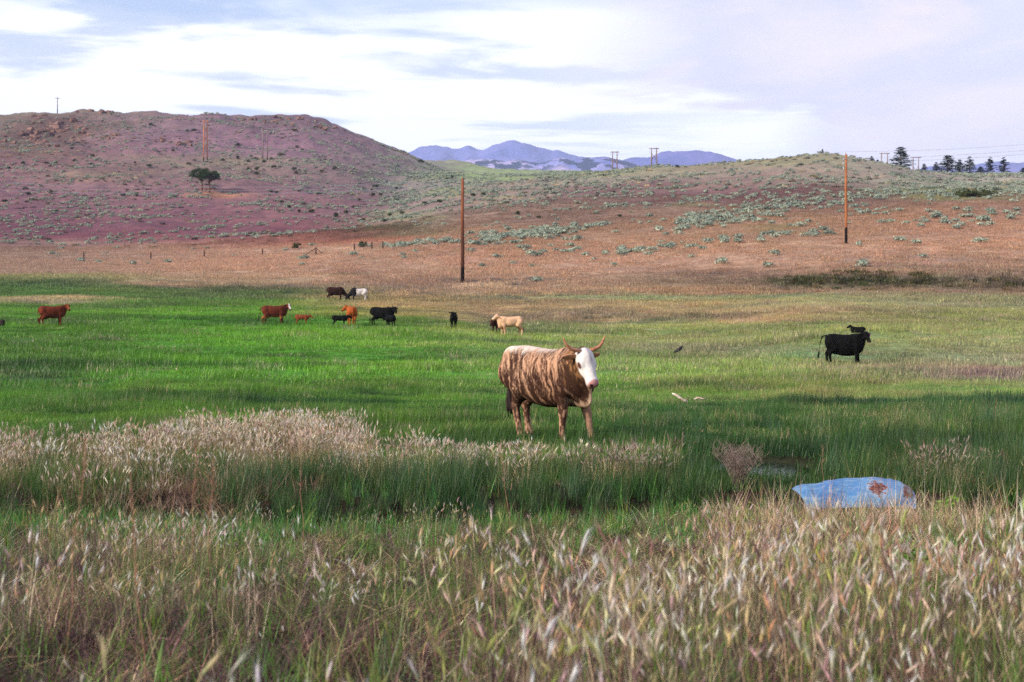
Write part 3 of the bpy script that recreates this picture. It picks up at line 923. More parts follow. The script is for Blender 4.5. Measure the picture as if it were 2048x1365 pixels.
# ---- bright broad blades along the near edge of the ditch
x, y, r_ = wedge(3000, 8.0, 15.2, .44, 13)
dyy = y - ditch_y(x)
k = (np.exp(-((dyy + 1.3) / 1.5) ** 2) > r_.random(len(x))) & (np.abs(dyy) > 0.3) & ~((x > 2.55) & (x < 4.3) & (dyy < 0.2) & (dyy > -1.6))
x, y = x[k], y[k]
n = len(x)
tint = jit(r_, pal(r_, n, [(86, 150, 60), (70, 140, 66), (110, 160, 60), (80, 120, 50), (150, 140, 90)], [3, 3, 3, 3, 1]) * ALB)
tint2 = jit(r_, pal(r_, n, [(86, 150, 60), (70, 140, 66), (60, 100, 44), (150, 130, 80)], [3, 3, 3, 1.5]) * ALB)
s_ = r_.uniform(.5, 1.0, n) * np.interp(y - ditch_y(x), [-4, -1, 0, 1], [.9, .75, .9, 1.0])
emit('ditch_edge_grass', x, y, r_, np.stack([s_, s_, s_], 1), r_.integers(0, 3, n), {'tint': tint, 'tint2': tint2, 'head': tint}, BROAD, 'bright green broad-bladed grass along the ditch', 'grass')

# ---- dark sedge on the far bank of the ditch, and beyond it on the right
x, y, r_ = wedge(6500, 13.0, 26, .42, 14)
dd_, px = to_dp(x, y)
dyy = y - ditch_y(x)
far_bank = smooth(dyy, .35, .7) * (1 - smooth(dyy, 2.1, 3.0)) * (.35 + .65 * smooth(px, 380, 620)) * (1 - smooth(px, 1380, 1480))
right = .42 * smooth(fbm(x * .5, y * .8, octv=2, seed=119), -.5, .3) * smooth(px, 1180, 1420) * smooth(y, 18.6, 19.6) * (1 - smooth(y, 22.5, 26)) * (1 - .85 * np.exp(-((px - 1500) / 60) ** 2) * (1 - smooth(y, 22, 24)))
rb = smooth(px, 1560, 1700) * smooth(dyy, .5, .9) * (1 - smooth(y, 18.5, 19.5)) * 0.5
pw = np.clip(np.maximum(np.maximum(far_bank, right), rb), 0, 1)
pool_m = (((x - 2.95) / 0.95) ** 2 + ((y - 17.9) / 1.3) ** 2) < 1.0
k = (pw > r_.random(len(x))) & ~pool_m & ~((x > 2.3) & (x < 3.6) & (y < 17.5) & (y > 14.2))
x, y = x[k], y[k]
n = len(x)
tint = jit(r_, pal(r_, n, [(60, 98, 50), (48, 82, 46), (74, 116, 54), (78, 116, 86)], [4, 3, 4, 2]) * ALB)
tint2 = jit(r_, pal(r_, n, [(60, 98, 50), (80, 112, 54), (70, 92, 48), (140, 140, 92)], [4, 3, 3, 1.5]) * ALB)
s_ = np.clip(r_.uniform(.5, 1.0, n) * (1 + .5 * fbm(x * 1.1, y * 1.1, octv=3, seed=99)), .3, 1.15)
emit('sedge_grass', x, y, r_, np.stack([s_, s_, s_], 1), r_.integers(0, 3, n), {'tint': tint, 'tint2': tint2, 'head': tint}, SEDGE, 'dark green sedge on the far ditch bank and behind the pool', 'grass', .07)

# ---- pale foxtail belt behind the ditch
x, y, r_ = wedge(5600, 13.6, 22.5, .42, 15)
dd_, px = to_dp(x, y)
z = zfun(x, y)
top = HY - (z + .34 - CAMZ) * FPX / y
warp = 20 * fbm(x * .8, y * .8, octv=3, seed=79)
lo = np.interp(px, [-200, 300, 480, 520, 900, 1250, 1330, 1500], [985, 965, 950, 905, 905, 898, 890, 880])
hi_ = np.interp(px, [-200, 0, 250, 430, 560, 700, 760, 1000, 1200, 1330], [852, 856, 858, 830, 820, 842, 862, 874, 876, 884])
k = (top + warp < lo) & (top + warp > hi_) & (px < 1345) & (y - ditch_y(x) > .3)
k2 = (px > 1800) & (y > 15.2) & (y < 17.6) & (r_.random(len(x)) < .13)
pb = np.clip(1.05 - .82 * smooth(top + warp - hi_, 6, 70), .15, 1) * (.65 + .35 * smooth(fbm(x * 1.3, y * 1.3, octv=3, seed=121), -.4, .3))
k = (k & (r_.random(len(x)) < pb)) | k2
x, y, px = x[k], y[k], px[k]
n = len(x)
tint = jit(r_, pal(r_, n, STRAW + [(150, 140, 80), (110, 130, 60)], [3, 4, 3, 2, 3, 2]) * ALB)
tint2 = jit(r_, pal(r_, n, STRAW + [(120, 130, 66)], [3, 3, 3, 2, 2]) * ALB)
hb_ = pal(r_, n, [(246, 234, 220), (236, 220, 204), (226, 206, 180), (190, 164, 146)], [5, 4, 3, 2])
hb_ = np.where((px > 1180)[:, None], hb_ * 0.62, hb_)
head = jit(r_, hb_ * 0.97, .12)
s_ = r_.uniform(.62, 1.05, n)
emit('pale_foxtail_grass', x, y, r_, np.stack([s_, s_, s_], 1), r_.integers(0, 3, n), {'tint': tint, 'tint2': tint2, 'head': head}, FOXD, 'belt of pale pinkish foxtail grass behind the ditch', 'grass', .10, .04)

# ---- brown tangle under the pale belt
x, y, r_ = wedge(3400, 13.6, 20.5, .42, 26)
dd_, px = to_dp(x, y)
k = (px < 560 + 90 * fbm(x, y, octv=2, seed=105)) & (y - ditch_y(x) > .35) & (y < 18.6 + .6 * fbm(x * .7, y * .7, octv=2, seed=106))
k |= (px > 1790) & (y > 15.3) & (y < 17.8) & (r_.random(len(x)) < .8)
x, y = x[k], y[k]
n = len(x)
tint = jit(r_, pal(r_, n, [(150, 118, 98), (176, 146, 122), (122, 92, 84), (104, 120, 58), (196, 168, 142)], [3, 3, 3, 2, 2]) * ALB)
s_ = r_.uniform(.8, 1.35, n)
emit('brown_tangle_grass', x, y, r_, np.stack([s_ * 1.2, s_ * 1.2, s_], 1), r_.integers(0, 4, n), {'tint': tint, 'tint2': jit(r_, tint, .3), 'head': tint}, DRY, 'brown tangled dry grass on the far ditch bank', 'grass', .2)

# ---- meadow turf, near part
x, y, r_ = wedge(15000, 15.5, 48, .42, 16)
dd_, px = to_dp(x, y)
pool_m = (((x - 2.95) / 0.95) ** 2 + ((y - 17.9) / 1.3) ** 2) < 1.0
k = (y - ditch_y(x) > 1.2) & ~pool_m
x, y, px = x[k], y[k], px[k]
n = len(x)
z = zfun(x, y)
lc = land_rgb(px, row(x, y, z), x, y) * ALB
spk = fbm(x * .6, y * .6, octv=3, seed=83)[:, None]
pt_ = fbm(x * .22, y * .5, octv=4, seed=101)[:, None]
gn = smooth(lc[:, 1] / lc[:, 0], 1.0, 1.5)[:, None]
lc = lc * (np.array([1.42, 1.13, 1.02]) * gn + np.array([1.02, 1.05, 1.10]) * (1 - gn)) * (1 + .50 * pt_ * np.array([1.25, 1.0, .6]))
tint = jit(r_, lc * (1 + .25 * spk), .16)
dryish = (.25 + .75 * smooth(px, 850, 1300)[:, None]) * (r_.random(n) < .50)[:, None] * (lc[:, 1:2] > .14)
tint2 = jit(r_, np.where(dryish > r_.random((n, 1)), pal(r_, n, [(206, 186, 150), (176, 150, 128), (196, 188, 126)], [3, 2, 3]) * ALB, lc * np.array([1.15, 1.05, .9])), .18)
hfac = np.clip(1.05 + .9 * fbm(x * .6, y * .6, octv=3, seed=85), .4, 2.2)
dark = smooth(.11 - lc[:, 1], 0, .05)
s_ = r_.uniform(.8, 1.2, n)
emit('meadow_grass', x, y, r_, np.stack([s_, s_, s_ * hfac * (.8 + .7 * dark)], 1), r_.integers(0, 4, n), {'tint': tint, 'tint2': tint2, 'head': tint}, MEADOW, 'lush green meadow turf around the brindled cow', 'grass', .06)

# ---- meadow, far part
x, y, r_ = wedge(17000, 44, 172, .40, 17)
pressed = np.zeros(len(x), bool)                            # grass pressed flat where the calves lie
for cpx, cd in ((1716, 82), (-2, 96)):
    pressed |= (np.abs(x - (cpx - CX) / FPX * cd) < 1.3) & (y > cd - 5) & (y < cd + 1)
x, y = x[~pressed], y[~pressed]
dd_, px = to_dp(x, y)
n = len(x)
z = zfun(x, y)
lc = land_rgb(px, row(x, y, z), x, y) * ALB
pt_ = fbm(x * .07, y * .16, octv=4, seed=103)[:, None]
gn = smooth(lc[:, 1] / lc[:, 0], 1.0, 1.5)[:, None]
lc = lc * (np.array([1.38, 1.12, 1.05]) * gn + np.array([.98, 1.03, 1.12]) * (1 - gn)) * (1 + .50 * pt_ * np.array([1.2, 1.0, .7]))
tint = jit(r_, lc, .17)
dryish = (.15 + .85 * smooth(px, 750, 1200)[:, None]) * (r_.random(n) < .55)[:, None]
tint2 = jit(r_, np.where(dryish > r_.random((n, 1)), pal(r_, n, [(206, 190, 164), (184, 158, 144), (188, 186, 138)], [3, 3, 2]) * ALB, lc * np.array([1.06, 1.04, 1.0])), .2)
hfac = np.clip(1.15 + .9 * fbm(x * .25, y * .25, octv=3, seed=87), .4, 2.4)
s_ = r_.uniform(.8, 1.25, n)
emit('far_meadow_grass', x, y, r_, np.stack([s_, s_, s_ * hfac], 1), r_.integers(0, 3, n), {'tint': tint, 'tint2': tint2, 'head': tint}, MFAR, 'green and straw-coloured grass of the far meadow among the herd', 'grass', .05)

# ---- dry grass on the tan slopes
x, y, r_ = wedge(26000, 140, 345, .40, 18)
n = len(x)
dd_, px = to_dp(x, y)
z = zfun(x, y)
lc = land_rgb(px, row(x, y, z), x, y) * ALB
lc = lc * np.array([1.12, 1.14, 1.14])
tint = jit(r_, lc, .16)
tint2 = jit(r_, lc * np.array([1.1, 1.0, .9]), .18)
s_ = r_.uniform(.8, 1.3, n)
hfac = np.clip(.9 + .6 * fbm(x * .07, y * .07, octv=3, seed=89), .35, 1.8)
emit('dry_slope_grass', x, y, r_, np.stack([s_, s_, s_ * hfac], 1), r_.integers(0, 3, n), {'tint': tint, 'tint2': tint2, 'head': tint}, SFAR, 'short dry tan grass on the hill slopes', 'grass', .05)


# ================================================================== shrubs
def leaf_cloud(name, n, fn, size, mat, stems=None):
    """n small leaf-sized faces placed by fn(); optional stem tubes"""
    V, F, tt = [], [], []
    for i in range(n):
        p, nrm = fn()
        a = np.random.default_rng(i * 31 + n).normal(0, 1, 3) * .6 + nrm
        a /= np.linalg.norm(a) + 1e-9
        u = np.cross(a, [U(-1, 1), U(-1, 1), U(-1, 1)])
        u /= np.linalg.norm(u) + 1e-9
        v = np.cross(a, u)
        s = size * U(.6, 1.4)
        k = len(V)
        V += [p - u * s, p - v * s * .55, p + u * s, p + v * s * .55]
        F.append((k, k + 1, k + 2, k + 3))
        tt += [U(0, 1)] * 4
    me = mesh_data(name, np.array(V), F, {'rnd': np.array(tt)}, False)
    me.materials.append(mat)
    return me


def leaf_mat(name, c1, c2, trans=.2):
    m, bb = new_mat(name)
    rn = bb.n('ShaderNodeAttribute', attribute_name='rnd').outputs['Fac']
    oi = bb.n('ShaderNodeObjectInfo').outputs['Random']
    c = bb.mix(rn, tuple(c1), tuple(c2))
    c = bb.mul(1.0, c, bb.mix(oi, (.75, .78, .8), (1.25, 1.2, 1.15)))
    d = bb.n('ShaderNodeBsdfDiffuse', {0: c}).outputs[0]
    tr = bb.n('ShaderNodeBsdfTranslucent', {0: c}).outputs[0]
    return finish(m, bb, bb.n('ShaderNodeMixShader', {0: trans, 1: d, 2: tr}).outputs[0])


M_sage = leaf_mat('sage_leaves', lin(112, 124, 112), lin(178, 188, 172))
M_dark = leaf_mat('dark_shrub_leaves', lin(36, 44, 28), lin(66, 78, 44))
M_willow = leaf_mat('willow_leaves', lin(48, 58, 36), lin(84, 92, 54))
M_pine = leaf_mat('pine_needles', lin(16, 28, 24), lin(36, 52, 40), .1)
M_jun = leaf_mat('broad_crown_leaves', lin(34, 48, 28), lin(66, 84, 44), .15)
M_bark = noise_mat('bark', lin(78, 58, 48), lin(110, 84, 66), 12, .9, .1, .5, (1, 1, .2))
M_twig = noise_mat('grey_twigs', lin(120, 104, 96), lin(160, 142, 132), 20, .9, .1)


def dome(lobes, flat=.75):
    def fn():
        c, r = random.choice(lobes)
        a, q = U(0, 6.283), U(-.15, 1)
        s = math.sqrt(max(0, 1 - q * q))
        nrm = np.array([s * math.cos(a), s * math.sin(a), q])
        return np.array(c) + nrm * r * np.array([1, 1, flat]) * (U(.55, 1.08)), nrm
    return fn


SAGE = []
for v in range(5):
    lobes = []
    for _ in range(random.randint(6, 9)):
        a, q = U(0, 6.28), U(0, .36)
        lobes.append(((q * math.cos(a), q * math.sin(a), U(.16, .32)), U(.22, .34)))
    SAGE.append(leaf_cloud('sagebrush', 210, dome(lobes), .085, M_sage))
DARK = []
for v in range(4):
    lobes = []
    for _ in range(random.randint(7, 11)):
        a, q = U(0, 6.28), U(0, .6)
        lobes.append(((q * math.cos(a), q * math.sin(a), U(.2, .65)), U(.25, .4)))
    DARK.append(leaf_cloud('dark_shrub', 320, dome(lobes, .9), .10, M_dark))

# ---- sagebrush positions
x, y, r_ = wedge(150000, 150, 900, .385, 21)
dd_, px = to_dp(x, y)
z = zfun(x, y)
py = row(x, y, z)
dens = np.zeros(len(x))
cln = fbm(x / 14, y / 14, octv=3, seed=91)
left = (px < 900) & (dd_ > 335)
dens += np.where(left, .060 * smooth(cln, -.6, .5), 0)
dens += np.where(left & (py > 385) & (py < 482), .045 * smooth(cln, -.5, .3), 0)
flat_l = (px < 780) & (dd_ > 205) & (dd_ <= 335)
dens += np.where(flat_l, .006 * smooth(cln, .0, .5), 0)
up_r = (px >= 780) & (py < np.interp(px, [780, 1000, 1500, 1760, 2048], [420, 425, 415, 395, 400])) & (dd_ > 230)
dens += np.where(up_r, .062 * smooth(cln, -.7, .4) * np.where((px > 1480) & (py < 345), .45, 1), 0)


def band(pts, half):
    yy = np.interp(px, [p[0] for p in pts], [p[1] for p in pts], left=-999, right=-999)
    return np.exp(-((py - yy) / half) ** 2)


dens += .22 * band([(760, 497), (880, 485), (950, 482), (1150, 462), (1215, 450)], 4) * (r_.random(len(x)) < .8)
dens += .32 * band([(950, 484), (1040, 472), (1150, 460)], 9)
dens += .16 * band([(1360, 442), (1440, 432), (1560, 412), (1700, 402)], 9)
dens += .14 * band([(1340, 452), (1500, 440), (1570, 430)], 7)
dens += .06 * band([(1040, 500), (1200, 510), (1320, 500), (1600, 468), (1680, 465)], 8)
dens += .05 * band([(1700, 420), (1900, 440), (2048, 428)], 12)
dens *= np.where(px > 760, 1.7, 1.15)
dens += .010 * ((px > 800) & (py > 400) & (py < 540))
dens += .0008 * ((px > 500) & (py > 540) & (py < 600))
dens += .16 * band([(1680, 400), (1800, 388), (1900, 384), (2060, 380)], 10) * (dd_ < 420)
area = (900 ** 2 - 150 ** 2) * .385
k = r_.random(len(x)) < dens * area / len(x)
x, y, z, px, py, dd_ = x[k], y[k], z[k], px[k], py[k], dd_[k]
sc = r_.uniform(.75, 1.75, len(x)) * (1 + .25 * smooth(dd_, 350, 700)) * (1 + .2 * (1 - smooth(dd_, 260, 340)))
inview = (px > 5) & (px < 2043)
order = np.argsort(-(sc / dd_) * inview)
ind, rest = order[:300], order[300:]
print('sagebrush', len(x))


def sage_label(px, py, d, s):
    size = 'large' if s > 1.38 else ('small' if s < 1.1 else 'medium')
    marks = [(0, 'by the far left fence post'), (235, 'by the second fence post from the left'), (356, 'by the third fence post from the left'), (467, 'by the fence post left of the brace'), (580, 'behind the fence brace'), (680, 'by the last fence posts'),
             (790, 'just left of the bare pole'), (925, 'just right of the bare pole'), (1010, 'above the cream bull'), (1090, 'above the brindled cow'), (1180, 'below the left middle tower'), (1270, 'below the right middle tower'), (1350, 'below the round violet mountain'), (1430, 'at the left foot of the knoll'),
             (1520, 'below the left side of the knoll'), (1600, 'below the knoll top'), (1692, 'just right of the black-based pole'), (1770, 'below the largest pine'), (1850, 'below the left end of the pine row'), (1920, 'below the middle of the pine row'), (1985, 'near the right edge')]
    where = [m_ for q, m_ in marks if px >= q][-1] if px >= 0 else marks[0][1]
    if py > 555:
        lvl = 'on the straw flat'
    elif py > 500:
        lvl = 'low on the tan slope'
    elif py > 455:
        lvl = 'halfway up the tan slope'
    elif py > 412:
        lvl = 'high on the tan slope'
    else:
        lvl = 'on the upper mauve slope'
    return '%s grey-green sagebrush %s, %s' % (size, lvl, where), 'sagebrush ' + lvl


for i in ind:
    lb, gp = sage_label(px[i], py[i], dd_[i], sc[i])
    s = sc[i]
    obj('sagebrush', SAGE[int(r_.integers(0, 5))], None, None, (x[i], y[i], z[i] - .03), (0, 0, r_.uniform(0, 6.28)), (s * r_.uniform(.9, 1.3), s, s * r_.uniform(.8, 1.05)), lb, 'shrub', gp)
SAGEC = template_collection('sagebrush_cover_shrub', SAGE)
n = len(rest)
one = np.ones((n, 3))
s_ = sc[rest]
scatter('sagebrush_cover', np.stack([x[rest], y[rest], z[rest] - .03], 1), np.stack([np.zeros(n), np.zeros(n), r_.uniform(0, 6.28, n)], 1), np.stack([s_ * 1.15, s_, s_ * .9], 1), r_.integers(0, 5, n), {'tint': one, 'tint2': one}, SAGEC, 'countless small grey-green sagebrush dotting the hillsides', 'shrub')

# ---- dark shrubs scattered over the left hill
C1 = [(135, 433), (265, 430), (330, 435), (435, 418), (540, 390), (538, 435), (790, 430), (870, 455), (1105, 440), (1300, 413), (1390, 412), (1450, 420), (1500, 405), (1590, 408), (1545, 425), (55, 465), (425, 345), (1135, 243), (1395, 328), (1010, 368), (1740, 335), (1770, 352), (1720, 240), (880, 210), (1650, 385), (1455, 468), (1505, 470), (1600, 460), (1725, 465), (1960, 470), (1500, 495), (1730, 495), (1885, 485), (1590, 598), (1620, 604), (1750, 593), (1865, 612), (1690, 695), (1750, 715), (1820, 720), (1970, 740), (2020, 720), (165, 615), (300, 615), (150, 580), (720, 620), (800, 625), (745, 590), (1650, 660), (30, 655)]
C2 = [(280, 318), (215, 325), (258, 330), (305, 358), (390, 325), (265, 360), (190, 388), (383, 387), (695, 262), (665, 272), (600, 362), (625, 395), (545, 410), (235, 462), (425, 455), (355, 468), (60, 472), (810, 360), (920, 342), (865, 355), (1055, 460), (1165, 480), (330, 505), (212, 495), (1610, 478), (525, 183), (1925, 203)]
spots = [(cx_ * .342, 180 + .342 * cy_) for cx_, cy_ in C1] + [(650 + .366 * cx_, 260 + .366 * cy_) for cx_, cy_ in C2]
DS = np.geomspace(140, 1500, 500)


def ground_at_row(px_, py_):
    """first distance at which the ground is seen at that picture row"""
    xx = (px_ - CX) / FPX * DS
    rows = row(xx, DS, zfun(xx, DS))
    k_ = np.argmax(rows < py_)
    return float(DS[k_]) if rows[k_] < py_ else 880.0


for i, (px_, py_) in enumerate(spots):
    d_ = ground_at_row(px_, py_ + 2)
    X, Y = at(px_, d_)
    s = d_ / FPX * U(5.5, 9)
    hgt = 'near the top' if py_ < 300 else ('high up' if py_ < 340 else ('halfway up' if py_ < 385 else 'low down'))
    if px_ < 120:
        wh, gp = 'on the left hill below the large outcrop', 'dark shrubs below the large outcrop'
    elif px_ < 250:
        wh, gp = 'on the left hill well left of the twin trees', 'dark shrubs left of the twin trees'
    elif px_ < 400:
        wh, gp = 'on the left hill just left of the twin trees', 'dark shrubs beside the twin trees'
    elif px_ < 520:
        wh, gp = 'on the left hill right of the twin trees', 'dark shrubs right of the twin trees'
    elif px_ < 600:
        wh, gp = 'on the left hill below the thin grey tower', 'dark shrubs below the grey tower'
    elif px_ < 720:
        wh, gp = 'on the right shoulder of the left hill', 'dark shrubs on the shoulder'
    elif px_ < 820:
        wh, gp = 'where the left hill meets the valley', 'dark shrubs at the valley side'
    elif px_ < 925:
        wh, gp = 'in the valley left of the bare pole', 'dark shrubs in the valley'
    else:
        wh, gp = 'on the slope right of the bare pole', 'dark shrubs right of the bare pole'
    lb = 'dark green shrub %s %s' % (hgt, wh)
    obj('dark_shrub', DARK[i % 4], None, None, (X, Y, zf(X, Y) - .1), (0, 0, U(0, 6.28)), (s * U(.9, 1.6), s, s * U(.85, 1.25)), lb, 'shrub', gp)

# ---- low dark scrub and pale tussocks, too small to count
x, y, r_ = wedge(9000, 330, 900, .385, 24)
dd_, px = to_dp(x, y)
cln = fbm(x / 30, y / 30, octv=3, seed=95)
k = ((px < 930) | (dd_ < 540)) & (smooth(cln, -.7, .5) > r_.random(len(x)))
x, y = x[k], y[k]
n = len(x)
z = zfun(x, y)
TUS = template_collection('tussock', [t_grass(46, .55, .42, .09, (.05, .8), (.1, .8), 2), t_grass(40, .5, .5, .10, (.05, .9), (.1, .8), 2), t_grass(50, .6, .4, .08, (.05, .7), (.1, .8), 2)])
tint = jit(r_, pal(r_, n, [(60, 66, 42), (42, 50, 34), (208, 190, 160), (186, 164, 130), (130, 132, 80), (110, 72, 76)], [4, 5, 2.5, 2.5, 2, 2]) * ALB)
s_ = r_.uniform(.7, 1.9, n)
scatter('hill_tussocks', np.stack([x, y, z - .02], 1), np.stack([np.zeros(n), np.zeros(n), r_.uniform(0, 6.28, n)], 1), np.stack([s_ * 1.3, s_, s_ * .7], 1), r_.integers(0, 3, n), {'tint': tint, 'tint2': jit(r_, tint, .2), 'head': tint}, TUS, 'countless dark and straw-coloured tussocks speckling both hills', 'grass')

# ---- dark green scrub along the foot of the right slope
x, y, r_ = wedge(40000, 145, 190, .385, 25)
dd_, px = to_dp(x, y)
z = zfun(x, y)
py = row(x, y, z)
q = np.exp(-(((px - 1590) / 55) ** 2 + ((py - 566) / 10) ** 2)) + np.exp(-(((px - 1745) / 150) ** 2 + ((py - 561) / 18) ** 2) ** 2) + .8 * np.exp(-(((px - 2030) / 50) ** 2 + ((py - 568) / 12) ** 2))
k = (q * smooth(fbm(x / 3, y / 3, octv=3, seed=98), -.6, .3) > r_.random(len(x)) * 2.4)
x, y, z = x[k], y[k], z[k]
n = len(x)
tint = jit(r_, pal(r_, n, [(66, 70, 36), (84, 86, 42), (56, 60, 36), (110, 100, 54), (92, 68, 60)], [4, 3, 3, 2, 2]) * ALB)
s_ = r_.uniform(.4, 1.15, n)
scatter('toe_scrub', np.stack([x, y, z - .02], 1), np.stack([np.zeros(n), np.zeros(n), r_.uniform(0, 6.28, n)], 1), np.stack([s_ * 1.2, s_, s_], 1), r_.integers(0, 3, n), {'tint': tint, 'tint2': jit(r_, tint, .3), 'head': tint}, TUS, 'low dark green scrub along the foot of the right tan slope', 'scrub')

# ---- single bushes one can name
for px_, py_, wpx, hpx, mt, nm, lb in (
        (594, 500, 26, 16, DARK[0], 'round_bush', 'round dark bush on the tan flat behind the fence corner brace'),
        (727, 497, 32, 18, DARK[1], 'round_bush', 'round dark bush behind the last fence posts near the bare pole')):
    d_ = ground_at_row(px_, py_)
    X, Y = at(px_, d_)
    s = d_ / FPX
    obj(nm, mt, None, None, (X, Y, zf(X, Y) - .1), (0, 0, U(0, 6)), (wpx * s / 1.7, wpx * s / 1.9, hpx * s / 1.0), lb, 'bush')
lobes = [((U(-2.6, 2.6), U(-1, 1), U(.3, 1.1)), U(.6, 1.0)) for _ in range(22)]
wil = leaf_cloud('willow_thicket', 1500, dome(lobes, .95), .16, M_willow)
d_ = 292
X, Y = at(1952, d_)
obj('willow_thicket', wil, None, None, (X, Y, zf(X, Y) - .1), (0, 0, 0), (1.5, 1.2, 1.15), 'large dark willow thicket on the shelf right of the black-based pole', 'bush')


# ================================================================== trees
def limb_tube(mb, p0, p1, r0, r1, sag=.0, seg=4):
    p0, p1 = np.array(p0, float), np.array(p1, float)
    pts = [p0 + (p1 - p0) * (i / seg) + np.array([U(-1, 1) * .03, U(-1, 1) * .03, -sag * math.sin(math.pi * i / seg)]) * np.linalg.norm(p1 - p0) for i in range(seg + 1)]
    mb.tube(pts, [r0 + (r1 - r0) * i / seg for i in range(seg + 1)], 6)
    return pts


def pine_meshes(seed, sparse):
    random.seed(seed)
    tr = MB()
    H = 10.0
    tr.tube([(0, 0, -.3), (.05, 0, 3), (-.03, .04, 6.5), (0, 0, H * .97)], [.26, .2, .12, .03], 7)
    V = []
    lobes = []
    lv = 15
    for i in range(lv):
        u = i / (lv - 1)
        zz = 1.3 + u * (H - 1.5)
        reach = (2.6 * (1 - u) ** .75 + .35) * U(.7, 1.15)
        nbr = 5 if u < .8 else 3
        a0 = U(0, 6.28)
        for k_ in range(nbr):
            if random.random() < sparse:
                continue
            a = a0 + k_ * 6.283 / nbr + U(-.4, .4)
            L = reach * U(.6, 1.1)
            e = (L * math.cos(a), L * math.sin(a), zz + U(-.1, .45) * L * .5)
            limb_tube(tr, (0, 0, zz), e, .05, .012, .05, 3)
            for q in (.45, .75, 1.0):
                lobes.append(((e[0] * q, e[1] * q, zz + (e[2] - zz) * q + .1), .30 + .34 * (1 - u) * q + U(0, .2)))
    lobes.append(((0, 0, H - .1), .35))
    cr = leaf_cloud('pine_crown', 3000, dome(lobes, .62), .19, M_pine)
    return tr.data('pine_trunk'), cr


PINES = [pine_meshes(3, .08), pine_meshes(5, .22), pine_meshes(9, .35)]
PL = [(1801, 295, 337, 36, 0, 'largest dark pine on the right skyline, left of the pine row'), (1743, 313, 327, 14, 1, 'small pine at the foot of the round knoll, first from the left'), (1755, 320, 328, 10, 0, 'tiny pine just right of the small pine by the knoll'),
      (1848, 328, 343, 13, 0, 'lone small bushy pine between the largest pine and the pine row'), (1872, 325, 346, 13, 1, 'narrow small pine at the left end of the pine row'), (1895, 311, 348, 34, 0, 'broad dark pine, second in the pine row on the skyline'),
      (1919, 320, 350, 20, 1, 'medium pine right of the broad one in the pine row'), (1939, 314, 349, 20, 1, 'tall pine with bare lower trunk in the middle of the row'), (1961, 334, 354, 17, 0, 'short cone-shaped pine standing lower in the pine row'),
      (1980, 314, 354, 18, 2, 'slender open pine, second from the right end of the row'), (2007, 315, 352, 20, 2, 'slender open pine at the right end of the pine row'), (2047, 336, 352, 14, 0, 'pine cut off by the right edge of the picture'),
      (1645, 303, 309, 6, 0, 'tiny lone tree on top of the round knoll'), (487, 231, 239, 5, 0, 'tiny lone tree on the crest of the left hill')]
for px_, top, bot, wpx, v, lb in PL:
    d_ = {1645: 452, 487: 905}.get(px_, 575 if px_ > 1790 else 520)
    X, Y = at(px_, d_)
    zg = zf(X, Y)
    ztop = CAMZ - (top - HY) * d_ / FPX
    h = max(ztop - zg, 1.5)
    e = obj('pine_tree', None, None, None, (X, Y, zg), (0, 0, U(0, 6)), (1, 1, 1), lb, 'tree', 'pines on the skyline')
    sx = wpx * d_ / FPX / 3.7
    for nm, me, mt in (('trunk', PINES[v][0], M_bark), ('crown', PINES[v][1], None)):
        obj(nm, me, mt, e, (0, 0, 0), (0, 0, 0), (sx, sx, h / 10.1))


def round_tree(seed, H, W, trunk_h):
    random.seed(seed)
    tr = MB()
    tr.tube([(0, 0, -.4), (.1, 0, trunk_h * .5), (0, .1, trunk_h), (.1, 0, H * .7)], [.32, .26, .22, .06], 8)
    lobes = []
    for _ in range(26):
        a, q = U(0, 6.28), math.sqrt(U(0, 1))
        p = (W * .42 * q * math.cos(a), W * .42 * q * math.sin(a), trunk_h + (H - trunk_h) * U(.18, .8) * (1.15 - .5 * q))
        limb_tube(tr, (0, 0, trunk_h * U(.75, 1.2)), p, .09, .02, -.05, 3)
        lobes.append((p, U(.95, 1.5)))
    return tr.data('tree_trunk'), leaf_cloud('tree_crown', 4200, dome(lobes, .7), .19, M_jun)


for px_, py_, H, W, v, lb in ((404, 383, 8.6, 8.2, 31, 'left and farther of the twin dark trees on the mauve hillside'), (419, 388, 9.0, 8.6, 37, 'right and nearer of the twin dark trees on the mauve hillside')):
    d_ = ground_at_row(px_, py_)
    X, Y = at(px_, d_)
    tr, cr = round_tree(v, H, W, 3.6)
    e = obj('round_tree', None, None, None, (X, Y, zf(X, Y)), (0, 0, 0), (1, 1, 1), lb, 'tree', 'twin trees on the left hill')
    obj('trunk', tr, M_bark, e)
    obj('crown', cr, None, e)
random.seed(77)


# ================================================================== rock outcrops
M_rock = noise_mat('weathered_rock', lin(86, 62, 60), lin(138, 108, 98), .9, .95, .1, .8)


def rock_mesh(seed):
    import bmesh
    bm = bmesh.new()
    bmesh.ops.create_icosphere(bm, subdivisions=3, radius=1)
    co = np.array([v.co for v in bm.verts])
    rq = np.random.default_rng(seed)
    for _ in range(14):                                   # chop flat faces
        n_ = rq.normal(0, 1, 3)
        n_ /= np.linalg.norm(n_)
        h = rq.uniform(.45, .85)
        dq = co @ n_ - h
        co -= np.outer(np.maximum(dq, 0), n_)
    co += (fbm(co[:, 0] * 2.3, co[:, 1] * 2.3, co[:, 2] * 2.3, 3, seed) * .07)[:, None] * co
    for v_, c_ in zip(bm.verts, co):
        v_.co = c_
    me = bpy.data.meshes.new('boulder')
    bm.to_mesh(me)
    bm.free()
    me.materials.append(M_rock)
    return me


